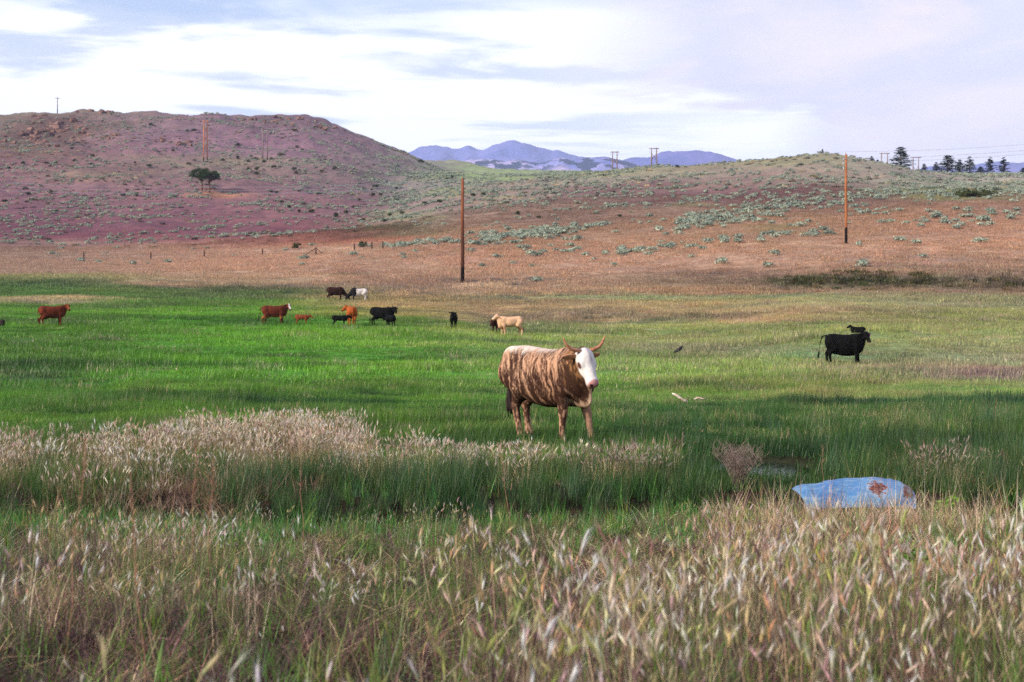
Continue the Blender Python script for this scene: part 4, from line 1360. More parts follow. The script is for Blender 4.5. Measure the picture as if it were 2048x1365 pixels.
ROCKS = [rock_mesh(s) for s in (1, 2, 3, 4)]
OUT = [(110, 268, 70, 26, 46, 'large red-brown rock outcrop high on the left hill below the thin pole'), (80, 235, 13, 5, 7, 'small rock knob on the left skyline near the thin pole'), (195, 228, 50, 6, 14, 'low rock ledge along the top of the left hill skyline'),
       (235, 277, 36, 9, 16, 'low dark rock outcrop right of the large red-brown outcrop'), (372, 287, 32, 8, 14, 'low red-brown rock outcrop just left of the orange transmission tower'), (318, 284, 13, 5, 6, 'small rock patch left of the low outcrop by the orange tower'),
       (585, 243, 48, 9, 18, 'dark rock ledge at the right end of the left hill crest'), (505, 243, 35, 5, 9, 'thin rock ledge on the crest left of the dark ledge'), (648, 258, 30, 6, 9, 'broken rocks running down the right shoulder of the left hill'), (20, 285, 50, 10, 12, 'broken rocks below the large outcrop at the left edge')]
for px_, py_, rx, ry, nr, lb in OUT:
    dc = ground_at_row(px_, py_ + ry * .5)
    X, Y = at(px_, dc)
    e = obj('rock_outcrop', None, None, None, (X, Y, zf(X, Y)), (0, 0, 0), (1, 1, 1), lb, 'rock')
    for k_ in range(nr):
        a, q = U(0, 6.28), math.sqrt(U(0, 1))
        ppx = px_ + rx * q * math.cos(a)
        ppy = py_ + ry * q * math.sin(a)
        d_ = min(ground_at_row(ppx, ppy), 905)
        X2, Y2 = at(ppx, d_)
        s = d_ / FPX * U(3, 8.5) * (1.35 if ry > 20 else .8)
        obj('boulder', ROCKS[k_ % 4], None, e, (X2 - X, Y2 - Y, zf(X2, Y2) + s * .12 - zf(X, Y)), (U(-.3, .3), U(-.3, .3), U(0, 6)), (s * U(1, 1.5), s, s * U(.6, 1.0)))


# ================================================================== poles, towers, wires, fence
def pole_mat(name, split, c_top1, c_top2, c_bot):
    m, bb = new_mat(name)
    tcn = bb.n('ShaderNodeTexCoord').outputs['Object']
    mp = bb.n('ShaderNodeMapping', {0: tcn, 3: (9, 9, .8)}).outputs[0]
    f = bb.noise(mp, 1.2, 5, .65)
    c = bb.mix(bb.ramp(f, .35, .65), tuple(c_top1), tuple(c_top2))
    zc = bb.n('ShaderNodeSeparateXYZ', {0: tcn}).outputs[2]
    zz = bb.m('ADD', zc, bb.m('MULTIPLY', f, .8))
    for s0, s1, cc in split:
        c = bb.mix(bb.ramp(zz, s1, s0), c, tuple(cc))
    return finish(m, bb, principled(bb, c, .9, .1, bb.n('ShaderNodeBump', {'Strength': .4, 'Distance': .02, 'Height': f}).outputs[0]))


M_pole1 = pole_mat('weathered_pole_wood', [(5.2, 8.5, lin(84, 52, 40)), (2.0, 2.5, lin(34, 30, 30))], lin(142, 86, 60), lin(104, 62, 46), None)
M_pole2 = pole_mat('orange_pole_wood', [(2.55, 2.65, lin(32, 30, 34))], lin(172, 108, 66), lin(128, 80, 54), None)
M_tower = pole_mat('sunlit_tower_wood', [(2.0, 2.4, lin(50, 44, 42))], lin(204, 132, 88), lin(160, 104, 78), None)  # warm orange of sunlight put into the wood colour
M_tgrey = pole_mat('grey_tower_wood', [(2.0, 2.4, lin(70, 60, 60))], lin(140, 118, 116), lin(110, 96, 100), None)
M_ins = noise_mat('porcelain', lin(210, 210, 214), lin(180, 184, 190), 4, .3, .5)
M_metal = noise_mat('galvanised_steel', lin(150, 156, 164), lin(112, 118, 128), 3, .5, .5)
M_wire = noise_mat('wire_aluminium', lin(120, 126, 146), lin(150, 156, 176), 1, .5, .5)


def wood_pole(px_, d_, top, mat, label, ins, r0=.19, r1=.13):
    X, Y = at(px_, d_)
    zg = zf(X, Y)
    h = CAMZ - (top - HY) * d_ / FPX - zg
    e = obj('utility_pole', None, None, None, (X, Y, zg), (0, 0, 0), (1, 1, 1), label, 'pole')
    m = MB()
    m.tube([(0, 0, -.6), (0.01, 0, h * .3), (-.015, .01, h * .6), (.02, 0, h)], [r0, r0 * .92, (r0 + r1) * .5, r1], 12)
    obj('shaft', m.data('pole_shaft'), mat, e)
    for (ix, iz) in ins:
        m = MB()
        m.tube([(ix, 0, h + iz - .12), (ix, 0, h + iz - .04), (ix, 0, h + iz), (ix, 0, h + iz + .06), (ix, 0, h + iz + .14)], [.03, .09, .06, .09, .04], 8)
        ob = obj('insulator', m.data('insulator'), M_ins, e)
        m2 = MB()
        m2.tube([(0, 0, h + min(iz, -.05) - .1), (ix, 0, h + iz - .1)], .025, 5)
        obj('bracket', m2.data('bracket'), M_metal, ob)
    return X, Y, zg, h


P1 = wood_pole(925, 165, 357, M_pole1, 'bare weathered brown pole with dark foot in the middle of the tan slope', [(.22, -.35), (.25, -1.0)], .22, .16)
P2 = wood_pole(1692, 193, 309, M_pole2, 'orange-brown pole with black base on the right tan slope', [(-.12, .22), (-.34, -.7), (-.36, -1.25), (-.34, -1.9)], .20, .15)
# a guard box and guy anchor at the foot of the bare pole
X, Y = at(928, 164.6)


def h_tower(px0, px1, d_, top, bot_row, mat, label, brace, rz=0.0, arm_over=.45):
    Xa, Ya = at((px0 + px1) / 2, d_)
    zg = zf(Xa, Ya)
    zt = CAMZ - (top - HY) * d_ / FPX
    h = zt - zg
    half = (px1 - px0) / 2 * d_ / FPX / max(.2, math.cos(rz))
    e = obj('transmission_tower', None, None, None, (Xa, Ya, zg), (0, 0, rz), (1, 1, 1), label, 'tower', 'two-legged wooden transmission towers')
    for s in (-1, 1):
        m = MB()
        m.tube([(s * half * 1.12, 0, -1.5), (s * half, 0, h * .5), (s * half, 0, h)], [.30, .26, .20], 8)
        obj('leg', m.data('tower_leg'), mat, e)
    m = MB()
    m.box((0, 0, h * .965), (half * (1 + arm_over) + .5, .12, .16))
    arm = obj('crossarm', m.data('tower_crossarm'), mat, e)
    for s in (-1, 0, 1):
        m = MB()
        xx = s * (half * (1 + arm_over) + .25)
        m.tube([(xx, 0, h * .965 - .1), (xx, 0, h * .965 - .8), (xx, 0, h * .965 - 1.6)], [.05, .09, .05], 6)
        obj('insulator_string', m.data('insulator_string'), M_ins, arm)
    for z0, z1 in brace:
        for s in (-1, 1):
            m = MB()
            m.tube([(-s * half, .12 * s, h * z0), (s * half, .12 * s, h * z1)], .12, 6)
            obj('brace', m.data('tower_brace'), mat, e)
    return Xa, Ya, zg, h, half


T1 = h_tower(408, 414, 655, 241, 314, M_tower, 'sunlit orange transmission tower on the left hill above the twin trees', [(.5, .62), (.7, .82), (.3, .42)], R(35), .5)
T2 = h_tower(526, 534, 665, 257, 321, M_tgrey, 'thin grey transmission tower on the left hill right of the orange one', [(.55, .8)], R(20), .4)
T3 = h_tower(1225, 1234, 640, 303, 347, M_tgrey, 'left one of the two transmission towers before the far mountains', [(.45, .7)], 0, .5)
T4 = h_tower(1303, 1313, 560, 296, 337, M_tgrey, 'right one of the two transmission towers before the far mountains', [(.45, .75)], 0, .5)
T5 = h_tower(1763, 1775, 640, 306, 331, M_tgrey, 'transmission tower just left of the largest pine', [(.1, .6)], 0, .3)
T6 = h_tower(1826, 1837, 720, 314, 340, M_tgrey, 'faint transmission tower just right of the largest pine', [(.1, .55)], 0, .6)
# thin pole with a crossarm on the left skyline
X, Y = at(115, 915)
zg = zf(X, Y)
h = CAMZ - (195 - HY) * 915 / FPX - zg
e = obj('utility_pole', None, None, None, (X, Y, zg), (0, 0, 0), (1, 1, 1), 'thin pale pole with short crossarm alone on the left skyline', 'pole')
m = MB()
m.tube([(0, 0, -1), (0, 0, h)], [.34, .24], 8)
obj('shaft', m.data('pole_shaft'), M_tgrey, e)
m = MB()
m.box((0, 0, h * .93), (1.6, .12, .14))
obj('crossarm', m.data('pole_crossarm'), M_tgrey, e)


def wire(p0, p1, sag, r, label, group=None):
    p0, p1 = np.array(p0, float), np.array(p1, float)
    pts = []
    for i in range(33):
        u = i / 32
        p = p0 + (p1 - p0) * u
        p[2] -= sag * 4 * u * (1 - u)
        pts.append(p)
    m = MB()
    m.tube(pts, r, 5)
    obj('power_line', m.data('power_line'), M_wire, None, label=label, cat='cable', group=group)


def pt(px_, py_, d_):
    return ((px_ - CX) / FPX * d_, d_, CAMZ - (py_ - HY) * d_ / FPX)


t2 = (P2[0] - .12, P2[1], P2[2] + P2[3] + .34)
for (dxy, tgt, nm) in (((-.12, .34), (2600, 226, 150), 'uppermost'), ((-.34, -.58), (2600, 236, 150), 'middle'), ((-.34, -1.1), (2600, 243, 150), 'lowest')):
    p = (P2[0] + dxy[0], P2[1], P2[2] + P2[3] + dxy[1])
    wire(p, pt(*tgt), 1.0, .022, nm + ' of three wires running right from the black-based pole', 'wires right of the black-based pole')
for (dz_, dzz, nm) in ((-.22, .34, 'upper'), (-.9, -.6, 'lower')):
    wire((P1[0] + .22, P1[1], P1[2] + P1[3] + dz_), (P2[0] - .3, P2[1], P2[2] + P2[3] + dzz), 1.2, .014, nm + ' faint wire between the two wooden poles', 'wires between the wooden poles')
for k_, (dz_, tgt) in enumerate(((-.22, (-500, 330, 165)), (-.6, (-500, 338, 165)), (-.9, (-500, 347, 165)))):
    wire((P1[0] + .22, P1[1], P1[2] + P1[3] + dz_), pt(*tgt), 1.6, .018, ('uppermost', 'middle', 'lowest')[k_] + ' of three wires crossing the left hill from the bare pole', 'wires left of the bare pole')
for k_, (dz_, tgt) in enumerate(((-1.6, (-300, 276, 640)), (-2.4, (-300, 294, 640)))):
    wire((T1[0] - .8, T1[1], T1[2] + T1[3] * .965 + dz_), pt(*tgt), 6.0, .045, ('upper', 'lower')[k_] + ' transmission line running left from the orange tower', 'transmission lines on the left hill')
wire((T3[0] - 1, T3[1], T3[2] + T3[3] * .965 - 1.6), (T4[0] - 1, T4[1], T4[2] + T4[3] * .965 - 1.6), 1.5, .03, 'thin transmission line between the two middle towers')

# ---- wire fence across the tan flat
FP = [(-40, 517), (168, 519), (302, 520), (409, 516), (525, 512), (632, 511), (709, 503), (744, 500), (766, 499)]
fe = obj('wire_fence', None, None, None, (0, 0, 0), (0, 0, 0), (1, 1, 1), 'wire fence with dark wooden posts along the foot of the left hill', 'fence')
M_post = noise_mat('dark_post_wood', lin(58, 42, 36), lin(84, 62, 52), 8, .9, .1, .4)
pp = []
for px_, py_ in FP:
    d_ = ground_at_row(px_, py_)
    X, Y = at(px_, d_)
    zg = zf(X, Y)
    pp.append((X, Y, zg))
    m = MB()
    m.tube([(X, Y, zg - .3), (X + U(-.05, .05), Y, zg + 1.35)], [.14, .12], 7)
    obj('post', m.data('fence_post'), M_post, fe)
m = MB()
X, Y, zg = pp[5]
m.tube([(X, Y, zg + 1.2), (X - 1.9, Y + .3, zg + .05)], .07, 5)
obj('brace', m.data('fence_brace'), M_post, fe)
m = MB()
m.tube([(X, Y, zg + 1.2), (X + 1.3, Y + .3, zg + .1)], .06, 5)
obj('brace', m.data('fence_brace'), M_post, fe)
for hz_ in (.5, .85, 1.2):
    m = MB()
    m.tube([(p[0], p[1], p[2] + hz_) for p in pp], .012, 4)
    obj('wire', m.data('fence_wire'), M_metal, fe)


# ================================================================== cattle
def sd_seg(P, a, c, ra, rb, sq=None):
    """distance to a tapered capsule; sq squeezes one direction (vector scale)"""
    a, c = np.asarray(a, float), np.asarray(c, float)
    ba = c - a
    pa = P - a
    h = np.clip((pa @ ba) / (ba @ ba), 0, 1)
    q = pa - h[:, None] * ba
    if sq is not None:
        q = q / np.asarray(sq)
        k = min(sq)
    else:
        k = 1.0
    return (np.sqrt((q * q).sum(1)) - (ra + (rb - ra) * h)) * k


def sd_ell(P, c, r):
    r = np.asarray(r, float)
    q = (P - np.asarray(c)) / r
    l = np.sqrt((q * q).sum(1))
    return (l - 1) * r.min()


def smin(a, c, k):
    h = np.clip(.5 + .5 * (c - a) / k, 0, 1)
    return c * (1 - h) + a * h - k * h * (1 - h)


TORSO = np.array([  # x, top, bottom, half width
    (-.86, 1.14, 1.00, .05), (-.83, 1.25, .90, .15), (-.76, 1.34, .80, .22), (-.62, 1.395, .72, .265), (-.45, 1.40, .655, .285), (-.2, 1.375, .575, .335),
    (.05, 1.355, .54, .355), (.25, 1.36, .545, .335), (.42, 1.39, .57, .29), (.56, 1.38, .60, .265), (.70, 1.32, .64, .235), (.80, 1.23, .70, .19), (.87, 1.12, .80, .11), (.90, 1.02, .90, .04)])


def head_frame(pos, yaw, pitch, roll=0.0):
    f = np.array([math.cos(pitch) * math.cos(yaw), math.cos(pitch) * math.sin(yaw), -math.sin(pitch)])
    l = np.array([-math.sin(yaw), math.cos(yaw), 0.0])
    u = np.cross(f, l)
    l2 = l * math.cos(roll) + u * math.sin(roll)
    u2 = np.cross(f, l2)
    return np.array(pos, float), np.stack([f, l2, u2], 0)        # rows: axes


def cow_sdf(P, p):
    g, dr, wd = p.get('girth', 1.0), p.get('drop', 0.0), p.get('width', 1.0)
    tx = TORSO[:, 0]
    X = P[:, 0]
    top = np.interp(X, tx, TORSO[:, 1])
    bot = np.interp(X, tx, TORSO[:, 2])
    bot = top - (top - bot) * g
    hw = np.interp(X, tx, TORSO[:, 3]) * wd
    cz, hh = (top + bot) / 2 - dr, (top - bot) / 2
    dz = (P[:, 2] - cz) / hh
    dyq = P[:, 1] / hw
    # rounder underneath, slightly roofed on top
    l = (np.abs(dz) ** 2.3 + np.abs(dyq) ** 2.1) ** (1 / 2.2)
    d = (l - 1) * np.minimum(hw, hh) * .9
    d = np.maximum(d, np.maximum(-.865 - X, X - .905))
    hp, ax = p['_hf']
    neck_end = hp + ax.T @ np.array([.02, 0, -.10])
    nr = p.get('neck', 1.0)
    d = smin(d, sd_seg(P, (.55, 0, 1.08 - dr), neck_end, .25 * nr, .125 * nr, (1, .72, 1)), .12)
    mid = (np.array([.62, 0, .98 - dr]) + neck_end) / 2
    d = smin(d, sd_seg(P, (.70, 0, .84 - dr), mid + np.array([.05, 0, -.09]), .14 * nr, .10 * nr, (1, .55, 1)), .10)
    if p.get('dewlap'):
        q = p['dewlap']
        d = smin(d, sd_seg(P, (.60, 0, .66 - dr), (.80, 0, .64 - dr), .10 * q, .09 * q, (1, .42, 1)), .09)
        d = smin(d, sd_seg(P, (.80, 0, .66 - dr), neck_end * .55 + np.array([.88, 0, .88 - dr]) * .45, .075 * q, .05, (1, .35, 1)), .09)
    for s in (-1, 1):
        d = smin(d, sd_seg(P, (.50, s * .20 * wd, 1.16 - dr), (.56, s * .215 * wd, .82 - dr), .13, .12, (1, .7, 1)), .07)      # shoulder
        d = smin(d, sd_seg(P, (-.58, s * .17 * wd, 1.22 - dr), (-.56, s * .20 * wd, .95 - dr), .16, .17, (1, .7, 1)), .08)     # hip
    if p.get('udder', True):
        d = smin(d, sd_ell(P, (-.42, 0, .60 - dr), (.17, .14, .12)), .08)
    for leg in p['legs']:
        for (a, c, ra, rb, k) in leg:
            d = smin(d, sd_seg(P, a, c, ra, rb), k)
    tl = p['tail']
    for i in range(len(tl) - 1):
        d = smin(d, sd_seg(P, tl[i], tl[i + 1], .034 - .006 * i, .030 - .006 * i), .03)
    # head
    Q = (P - hp) @ ax.T / p.get('hs', 1.0)
    h = sd_ell(Q, (.07, 0, -.075), (.14, .125, .115))
    h = smin(h, sd_seg(Q, (.10, 0, -.085), (.40, 0, -.125), .118, .082, (1, .92, .9)), .05)
    h = smin(h, sd_seg(Q, (.10, 0, -.18), (.38, 0, -.185), .085, .055, (1, .85, 1)), .05)
    h = smin(h, sd_ell(Q, (.445, 0, -.14), (.075, .088, .072)), .04)
    h = smin(h, sd_ell(Q, (.42, 0, -.205), (.06, .060, .035)), .025)
    for s in (-1, 1):
        h = smin(h, sd_ell(Q, (.17, s * .105, -.065), (.055, .03, .035)), .03)         # brow
        h = smin(h, sd_ell(Q, (.18, s * .085, -.15), (.10, .03, .05)), .05)            # cheek
        ear_d = p.get('ear', .04)
        e0, e1 = np.array([.03, s * .10, -.09]), np.array([-.01, s * .31, -.11 - ear_d])
        em = (e0 + e1) / 2
        ev = (e1 - e0) / np.linalg.norm(e1 - e0)
        r_ = Q - em
        a_ = r_ @ ev
        n1 = np.cross(ev, [1, 0, 0])
        n1 /= np.linalg.norm(n1)
        c_ = r_ @ n1
        b_ = r_ @ np.cross(n1, ev)
        et = p.get('ear_t', .020)
        ee = (np.sqrt((a_ / .125) ** 2 + (c_ / .072) ** 2 + (b_ / et) ** 2) - 1) * et
        h = smin(h, ee, .02)
    d = smin(d, h * p.get('hs', 1.0), .06)
    return d


def std_legs(off=((0, 0), (0, 0), (0, 0), (0, 0)), thick=1.0, wd=1.0):
    """off: fore-aft shift of the foot of right-front, left-front, right-hind, left-hind, and sideways"""
    L = []
    for i, (s, front) in enumerate(((-1, True), (1, True), (-1, False), (1, False))):
        fx, fy = off[i]
        if front:
            y_ = s * .185 * wd
            a, k_, f, hh = (.50, y_, .84), (.52 + fx * .55, y_ + fy * .5, .44), (.50 + fx, y_ + fy, .13), (.545 + fx, y_ + fy, .035)
            L.append([(a, k_, .125 * thick, .066 * thick, .07), (k_, f, .062 * thick, .042 * thick, .03), (f, hh, .047 * thick, .056 * thick, .02)])
        else:
            y_ = s * .19 * wd
            st, hk, f, hh = (-.44 + fx * .35, s * .22 * wd, .80), (-.72 + fx * .8, y_ + fy * .6, .50), (-.68 + fx, y_ + fy, .14), (-.62 + fx, y_ + fy, .035)
            L.append([((-.60, s * .18 * wd, 1.0), st, .20 * thick, .15 * thick, .09), (st, hk, .145 * thick, .07 * thick, .07), (hk, f, .062 * thick, .045 * thick, .03), (f, hh, .05 * thick, .057 * thick, .02)])
    return L


def lying_legs(dr):
    L = []
    for s in (-1, 1):
        L.append([((.50, s * .2, .80 - dr), (.72, s * .24, .62 - dr), .12, .075, .06), ((.72, s * .24, .62 - dr), (.42, s * .26, .60 - dr), .065, .05, .03)])
        L.append([((-.55, s * .2, .95 - dr), (-.25, s * .34, .66 - dr), .2, .12, .08), ((-.25, s * .34, .66 - dr), (-.62, s * .36, .60 - dr), .1, .06, .05)])
    return L


M_coat, bb = new_mat('cattle_coat')
cc_ = bb.n('ShaderNodeAttribute', attribute_name='Col').outputs['Color']
tcn = bb.n('ShaderNodeTexCoord').outputs['Object']
mp = bb.n('ShaderNodeMapping', {0: tcn, 3: (30, 30, 7)}).outputs[0]
fn_ = bb.noise(mp, 3.0, 4, .6)
c = bb.mul(1.0, cc_, bb.mix(fn_, (.72, .72, .72), (1.25, 1.25, 1.25)))
finish(M_coat, bb, principled(bb, c, .8, .10, bb.n('ShaderNodeBump', {'Strength': .25, 'Distance': .01, 'Height': fn_}).outputs[0]))
M_horn = noise_mat('horn', lin(150, 92, 62), lin(196, 140, 104), 9, .45, .4)
M_hornd = noise_mat('dark_horn', lin(90, 74, 66), lin(130, 110, 98), 9, .45, .4)
M_eye, bb = new_mat('eye_dark')
finish(M_eye, bb, principled(bb, (.012, .008, .007), .08, .5))
M_tag, bb = new_mat('pink_ear_tag')
finish(M_tag, bb, principled(bb, (.55, .10, .48), .5, .3))


def cattle(name, label, cat, pos, heading, scale, p, colour, voxel=.026, horns=None, tuft=None, horn_mat=None, eyes=False, tag=False, group=None):
    """heading: world direction (x, y) the animal's body points to"""
    p = dict(p)
    p.setdefault('legs', std_legs())
    p.setdefault('tail', [(-.82, 0, 1.28), (-.90, 0, 1.12), (-.91, 0, .80), (-.90, 0, .58)])
    p['_hf'] = head_frame(*p['head'])
    lo, hi = np.array([-1.12, -.62, -.05]), np.array([1.75, .62, 1.95])
    hp = p['_hf'][0]
    lo = np.minimum(lo, hp - .62)
    hi = np.maximum(np.array([1.0, .62, 1.5]), hp + .62)
    lo[2] = -.06
    nx, ny, nz = [int(v) for v in np.ceil((hi - lo) / voxel)]
    gx, gy, gz = [lo[i] + np.arange(k_) * voxel for i, k_ in enumerate((nx, ny, nz))]
    arr = np.empty((nx, ny, nz), np.float32)
    step = max(1, int(400000 / (ny * nz)))
    for i0 in range(0, nx, step):
        G = np.stack(np.meshgrid(gx[i0:i0 + step], gy, gz, indexing='ij'), -1).reshape(-1, 3)
        arr[i0:i0 + step] = cow_sdf(G, p).reshape(-1, ny, nz)
    grid = openvdb.FloatGrid()
    grid.background = 1.0
    grid.copyFromArray(np.clip(arr / voxel, -6, 6))
    V, _tri, F = grid.convertToPolygons(0.0)
    V = lo + np.asarray(V, float) * voxel
    F = np.asarray(F)
    # light smoothing
    e1 = np.concatenate([F[:, [0, 1]], F[:, [1, 2]], F[:, [2, 3]], F[:, [3, 0]]])
    for _ in range(2):
        acc, cnt = np.zeros_like(V), np.zeros(len(V))
        np.add.at(acc, e1[:, 0], V[e1[:, 1]])
        np.add.at(acc, e1[:, 1], V[e1[:, 0]])
        np.add.at(cnt, e1[:, 0], 1)
        np.add.at(cnt, e1[:, 1], 1)
        V = V * .5 + .5 * acc / np.maximum(cnt, 1)[:, None]
    hp, ax = p['_hf']
    hs = p.get('hs', 1.0)
    Q = (V - hp) @ ax.T / hs
    col = colour(V, Q)
    X, Y = pos[:2]
    z0 = zf(X, Y) - (.03 if p.get('drop') else .0)
    e = obj(name, None, None, None, (X, Y, z0), (0, 0, math.atan2(heading[1], heading[0])), (scale,) * 3, label, cat, group)
    obj('body', mesh_data('cattle_body', V, F[:, ::-1], {'Col': col}), M_coat, e)

    def hw(q):                                                 # head-local point -> animal-local
        return hp + (np.asarray(q) * hs) @ ax
    if horns:
        for s in (-1, 1):
            pts = [hw((a, s * b_, c_)) for a, b_, c_ in horns['path']]
            m = MB()
            m.tube(pts, horns['r'], 10)
            obj('horn', m.data('horn'), horn_mat or M_horn, e)
    if eyes:
        for s in (-1, 1):
            m = MB()
            cpt = hw((.165, s * .112, -.085))
            rr = .021 * hs
            m.tube([cpt + ax[0] * rr * q for q in (-.98, -.7, 0, .7, .98)], [rr * .2, rr * .72, rr, rr * .72, rr * .2], 10)
            obj('eye', m.data('eye'), M_eye, e)
    if tag:
        m = MB()
        cpt = hw((.03, tag * .25, -.15))
        m.box(cpt, (.02, .055, .07))
        obj('ear_tag', m.data('ear_tag', False), M_tag, e)
    tl = p['tail']
    if tuft is not None:
        a = np.array(tl[-1], float)
        dvec = np.array(tl[-1], float) - np.array(tl[-2], float)
        dvec /= np.linalg.norm(dvec)
        m = MB()
        for k_ in range(9):
            o_ = np.array([U(-.02, .02), U(-.025, .025), 0])
            L_ = U(.24, .36)
            m.tube([a - dvec * .06 + o_ * .3, a + dvec * L_ * .3 + o_ * 1.6, a + dvec * L_ * .7 + o_ * 1.8, a + dvec * L_ + o_ * 1.2], [.012, .024, .018, .003], 5)
        mt = noise_mat('tail_hair', tuft, np.array(tuft) * 1.6, 20, .8, .2)
        obj('tail_tuft', m.data('tail_tuft'), mt, e)
    return e


def flat_coat(c_, face=None, belly=None, legs=None, muzzle=(40, 32, 30), facew=.075):
    def fn(V, Q):
        n_ = fbm(V[:, 0] * 3, V[:, 1] * 3, V[:, 2] * 3, 3, 7)
        col = lin(*c_) * (1 + .22 * n_)[:, None]
        inhead = (Q[:, 0] > -.12) & (Q[:, 0] < .60) & (np.abs(Q[:, 1]) < .2) & (np.abs(Q[:, 2] + .1) < .22)
        if belly is not None:
            g_ = smooth(.72 - V[:, 2], 0, .12) * smooth(V[:, 2], .42, .52)
            col = col * (1 - g_[:, None]) + lin(*belly) * g_[:, None]
        if legs is not None:
            g_ = smooth(.62 - V[:, 2], 0, .2)
            col = col * (1 - g_[:, None]) + lin(*legs) * g_[:, None]
        if face is not None:
            g_ = (inhead & (np.abs(Q[:, 1]) < facew + .03 * fbm(Q[:, 0] * 9, Q[:, 1] * 9, octv=2, seed=4)) & (Q[:, 2] > -.17) & (Q[:, 0] > .02)).astype(float)
            col = col * (1 - g_[:, None]) + lin(*face) * g_[:, None]
        g_ = (inhead & (Q[:, 0] > .46)).astype(float)[:, None]
        col = col * (1 - g_) + lin(*muzzle) * g_
        g_ = smooth(.07 - V[:, 2], 0, .02)[:, None]
        col = col * (1 - g_) + lin(34, 28, 26) * g_
        return np.clip(col, .002, .9)
    return fn


def brindle(V, Q):
    X, Y, Z = V[:, 0], V[:, 1], V[:, 2]
    side = np.sign(Y)
    # stripes run down the flanks, slightly raked, broken and hairy
    wq = .045 * fbm(X * 5, Y * 5, Z * 5, 3, 11)
    u = X + .24 * (Z - 1.0) + wq
    s1 = fbm(u * 27, side * 3.1, Z * 2.6, 3, 13)
    s2 = fbm(u * 85, side * 5.7, Z * 8.0, 3, 15)
    big = fbm(X * 2.6, side * 2, Z * 2.2, 2, 17)
    s3 = fbm(X * 60, Y * 60, Z * 22, 2, 37)
    st = s1 * .50 + s2 * .62 + s3 * .30
    lowd = smooth(1.02 - Z, -.25, .42)                         # the stripes merge lower on the flank
    fore = smooth(X, .38, .62)
    dark = smooth(st + .34 * big + .46 * lowd + .14 + .30 * fore, -.55, .70)
    base = lin(204, 156, 126)[None] * (1 + .16 * s2)[:, None]
    warm = smooth(big, -.3, .5)[:, None]
    base = base * (1 - .35 * warm) + lin(222, 182, 152) * .35 * warm
    dk = lin(58, 36, 28)[None] * (1 + .35 * s2)[:, None]
    col = base * (1 - dark[:, None]) + dk * dark[:, None]
    # pale back line, widest on the rump
    top = np.interp(X, TORSO[:, 0], TORSO[:, 1])
    bk = smooth(Z - (top - .04 - .06 * smooth(-X, -.1, .5)) + .04 * s1 + .05 * s2, -.03, .08) * (1 - smooth(X, .18, .42))
    col = col * (1 - bk[:, None]) + lin(228, 210, 198) * bk[:, None]
    # pale belly line / brisket / front of chest
    ch = smooth(X, .56, .70) * smooth(.66 - Z + .06 * s2, 0, .10) * smooth(Z, .44, .50) * .8
    ch = np.maximum(ch, smooth(X, .70, .80) * (1 - smooth(np.abs(Y), .02, .05)) * smooth(Z, .46, .52) * smooth(.98 - Z, 0, .1))
    col = col * (1 - ch[:, None]) + (lin(214, 180, 152) * (1 + .35 * s2)[:, None]) * ch[:, None]
    # legs: dark mottled over tan
    lg = smooth(.60 - Z, 0, .10)
    ml = smooth(fbm(X * 34, Y * 34, Z * 17, 3, 19) + .12 + .5 * smooth(Z, .2, .6), -.45, .55)[:, None]
    lc_ = lin(76, 52, 42) * ml + lin(190, 146, 120) * (1 - ml)
    lfront = ((X > .45) & (Y > .05)).astype(float)[:, None] * .6
    lc_ = lc_ * (1 - lfront) + lin(196, 152, 126) * lfront
    col = col * (1 - lg[:, None]) + lc_ * lg[:, None]
    # neck: darker, long streaks
    nk = smooth(X, .52, .70) * smooth(Z, .80, .95)
    sn = fbm(X * 16 + Z * 2, Y * 16, Z * 3, 3, 23)
    nd = smooth(sn + .25, -.25, .25)[:, None]
    ncol = lin(66, 44, 32) * nd + lin(150, 108, 70) * (1 - nd)
    nk = nk[:, None] * (1 - ch)[:, None] * .72
    col = col * (1 - nk) + ncol * nk
    # head
    qx, qy, qz = Q[:, 0], Q[:, 1], Q[:, 2]
    inh = smooth(qx, -.06, -.01) * (np.abs(qy) < .17) * (qz > -.32) * (qz < .12) * (qx < .62)
    wob = .02 * fbm(qx * 12, qy * 12, qz * 12, 3, 29)
    facem = inh * smooth(qz + wob + np.interp(qx, [0, .2, .45], [.10, .155, .30]), -.02, .02)
    jaw = inh * (1 - facem)
    jd = smooth(fbm(X * 30, Y * 30, Z * 9, 3, 27), -.4, .5)[:, None]
    col = col * (1 - jaw[:, None]) + (lin(148, 108, 72) * (1 - jd) + lin(74, 50, 36) * jd) * jaw[:, None]
    col = col * (1 - facem[:, None]) + (lin(226, 220, 218) * (1 + .12 * s3)[:, None]) * facem[:, None]
    shade_stripe = facem * (1 - smooth(np.abs(qy - .012), .012, .03)) * (1 - smooth(qx, .12, .24))  # grey shading painted down the upper face
    col = col * (1 - .6 * shade_stripe[:, None]) + lin(150, 140, 156) * .6 * shade_stripe[:, None]
    for s in (-1, 1):                                          # brown patch round each eye
        dd2 = np.sqrt(((qx - .175) / .062) ** 2 + ((qy - s * .105) / .06) ** 2 + ((qz + .09) / .05) ** 2)
        g_ = (1 - smooth(dd2 + 4 * wob, .7, 1.05)) * inh
        col = col * (1 - g_[:, None]) + lin(92, 54, 42) * g_[:, None]
    nose = smooth(qx + .25 * (qz + .14), .455, .475) * inh * (qz > -.215)
    col = col * (1 - nose[:, None]) + lin(206, 148, 146) * nose[:, None]
    for s in (-1, 1):
        dd2 = np.sqrt(((qx - .50) / .035) ** 2 + ((qy - s * .05) / .026) ** 2 + ((qz + .125) / .028) ** 2)
        g_ = (1 - smooth(dd2, .7, 1.2)) * inh
        col = col * (1 - g_[:, None]) + lin(52, 26, 28) * g_[:, None]
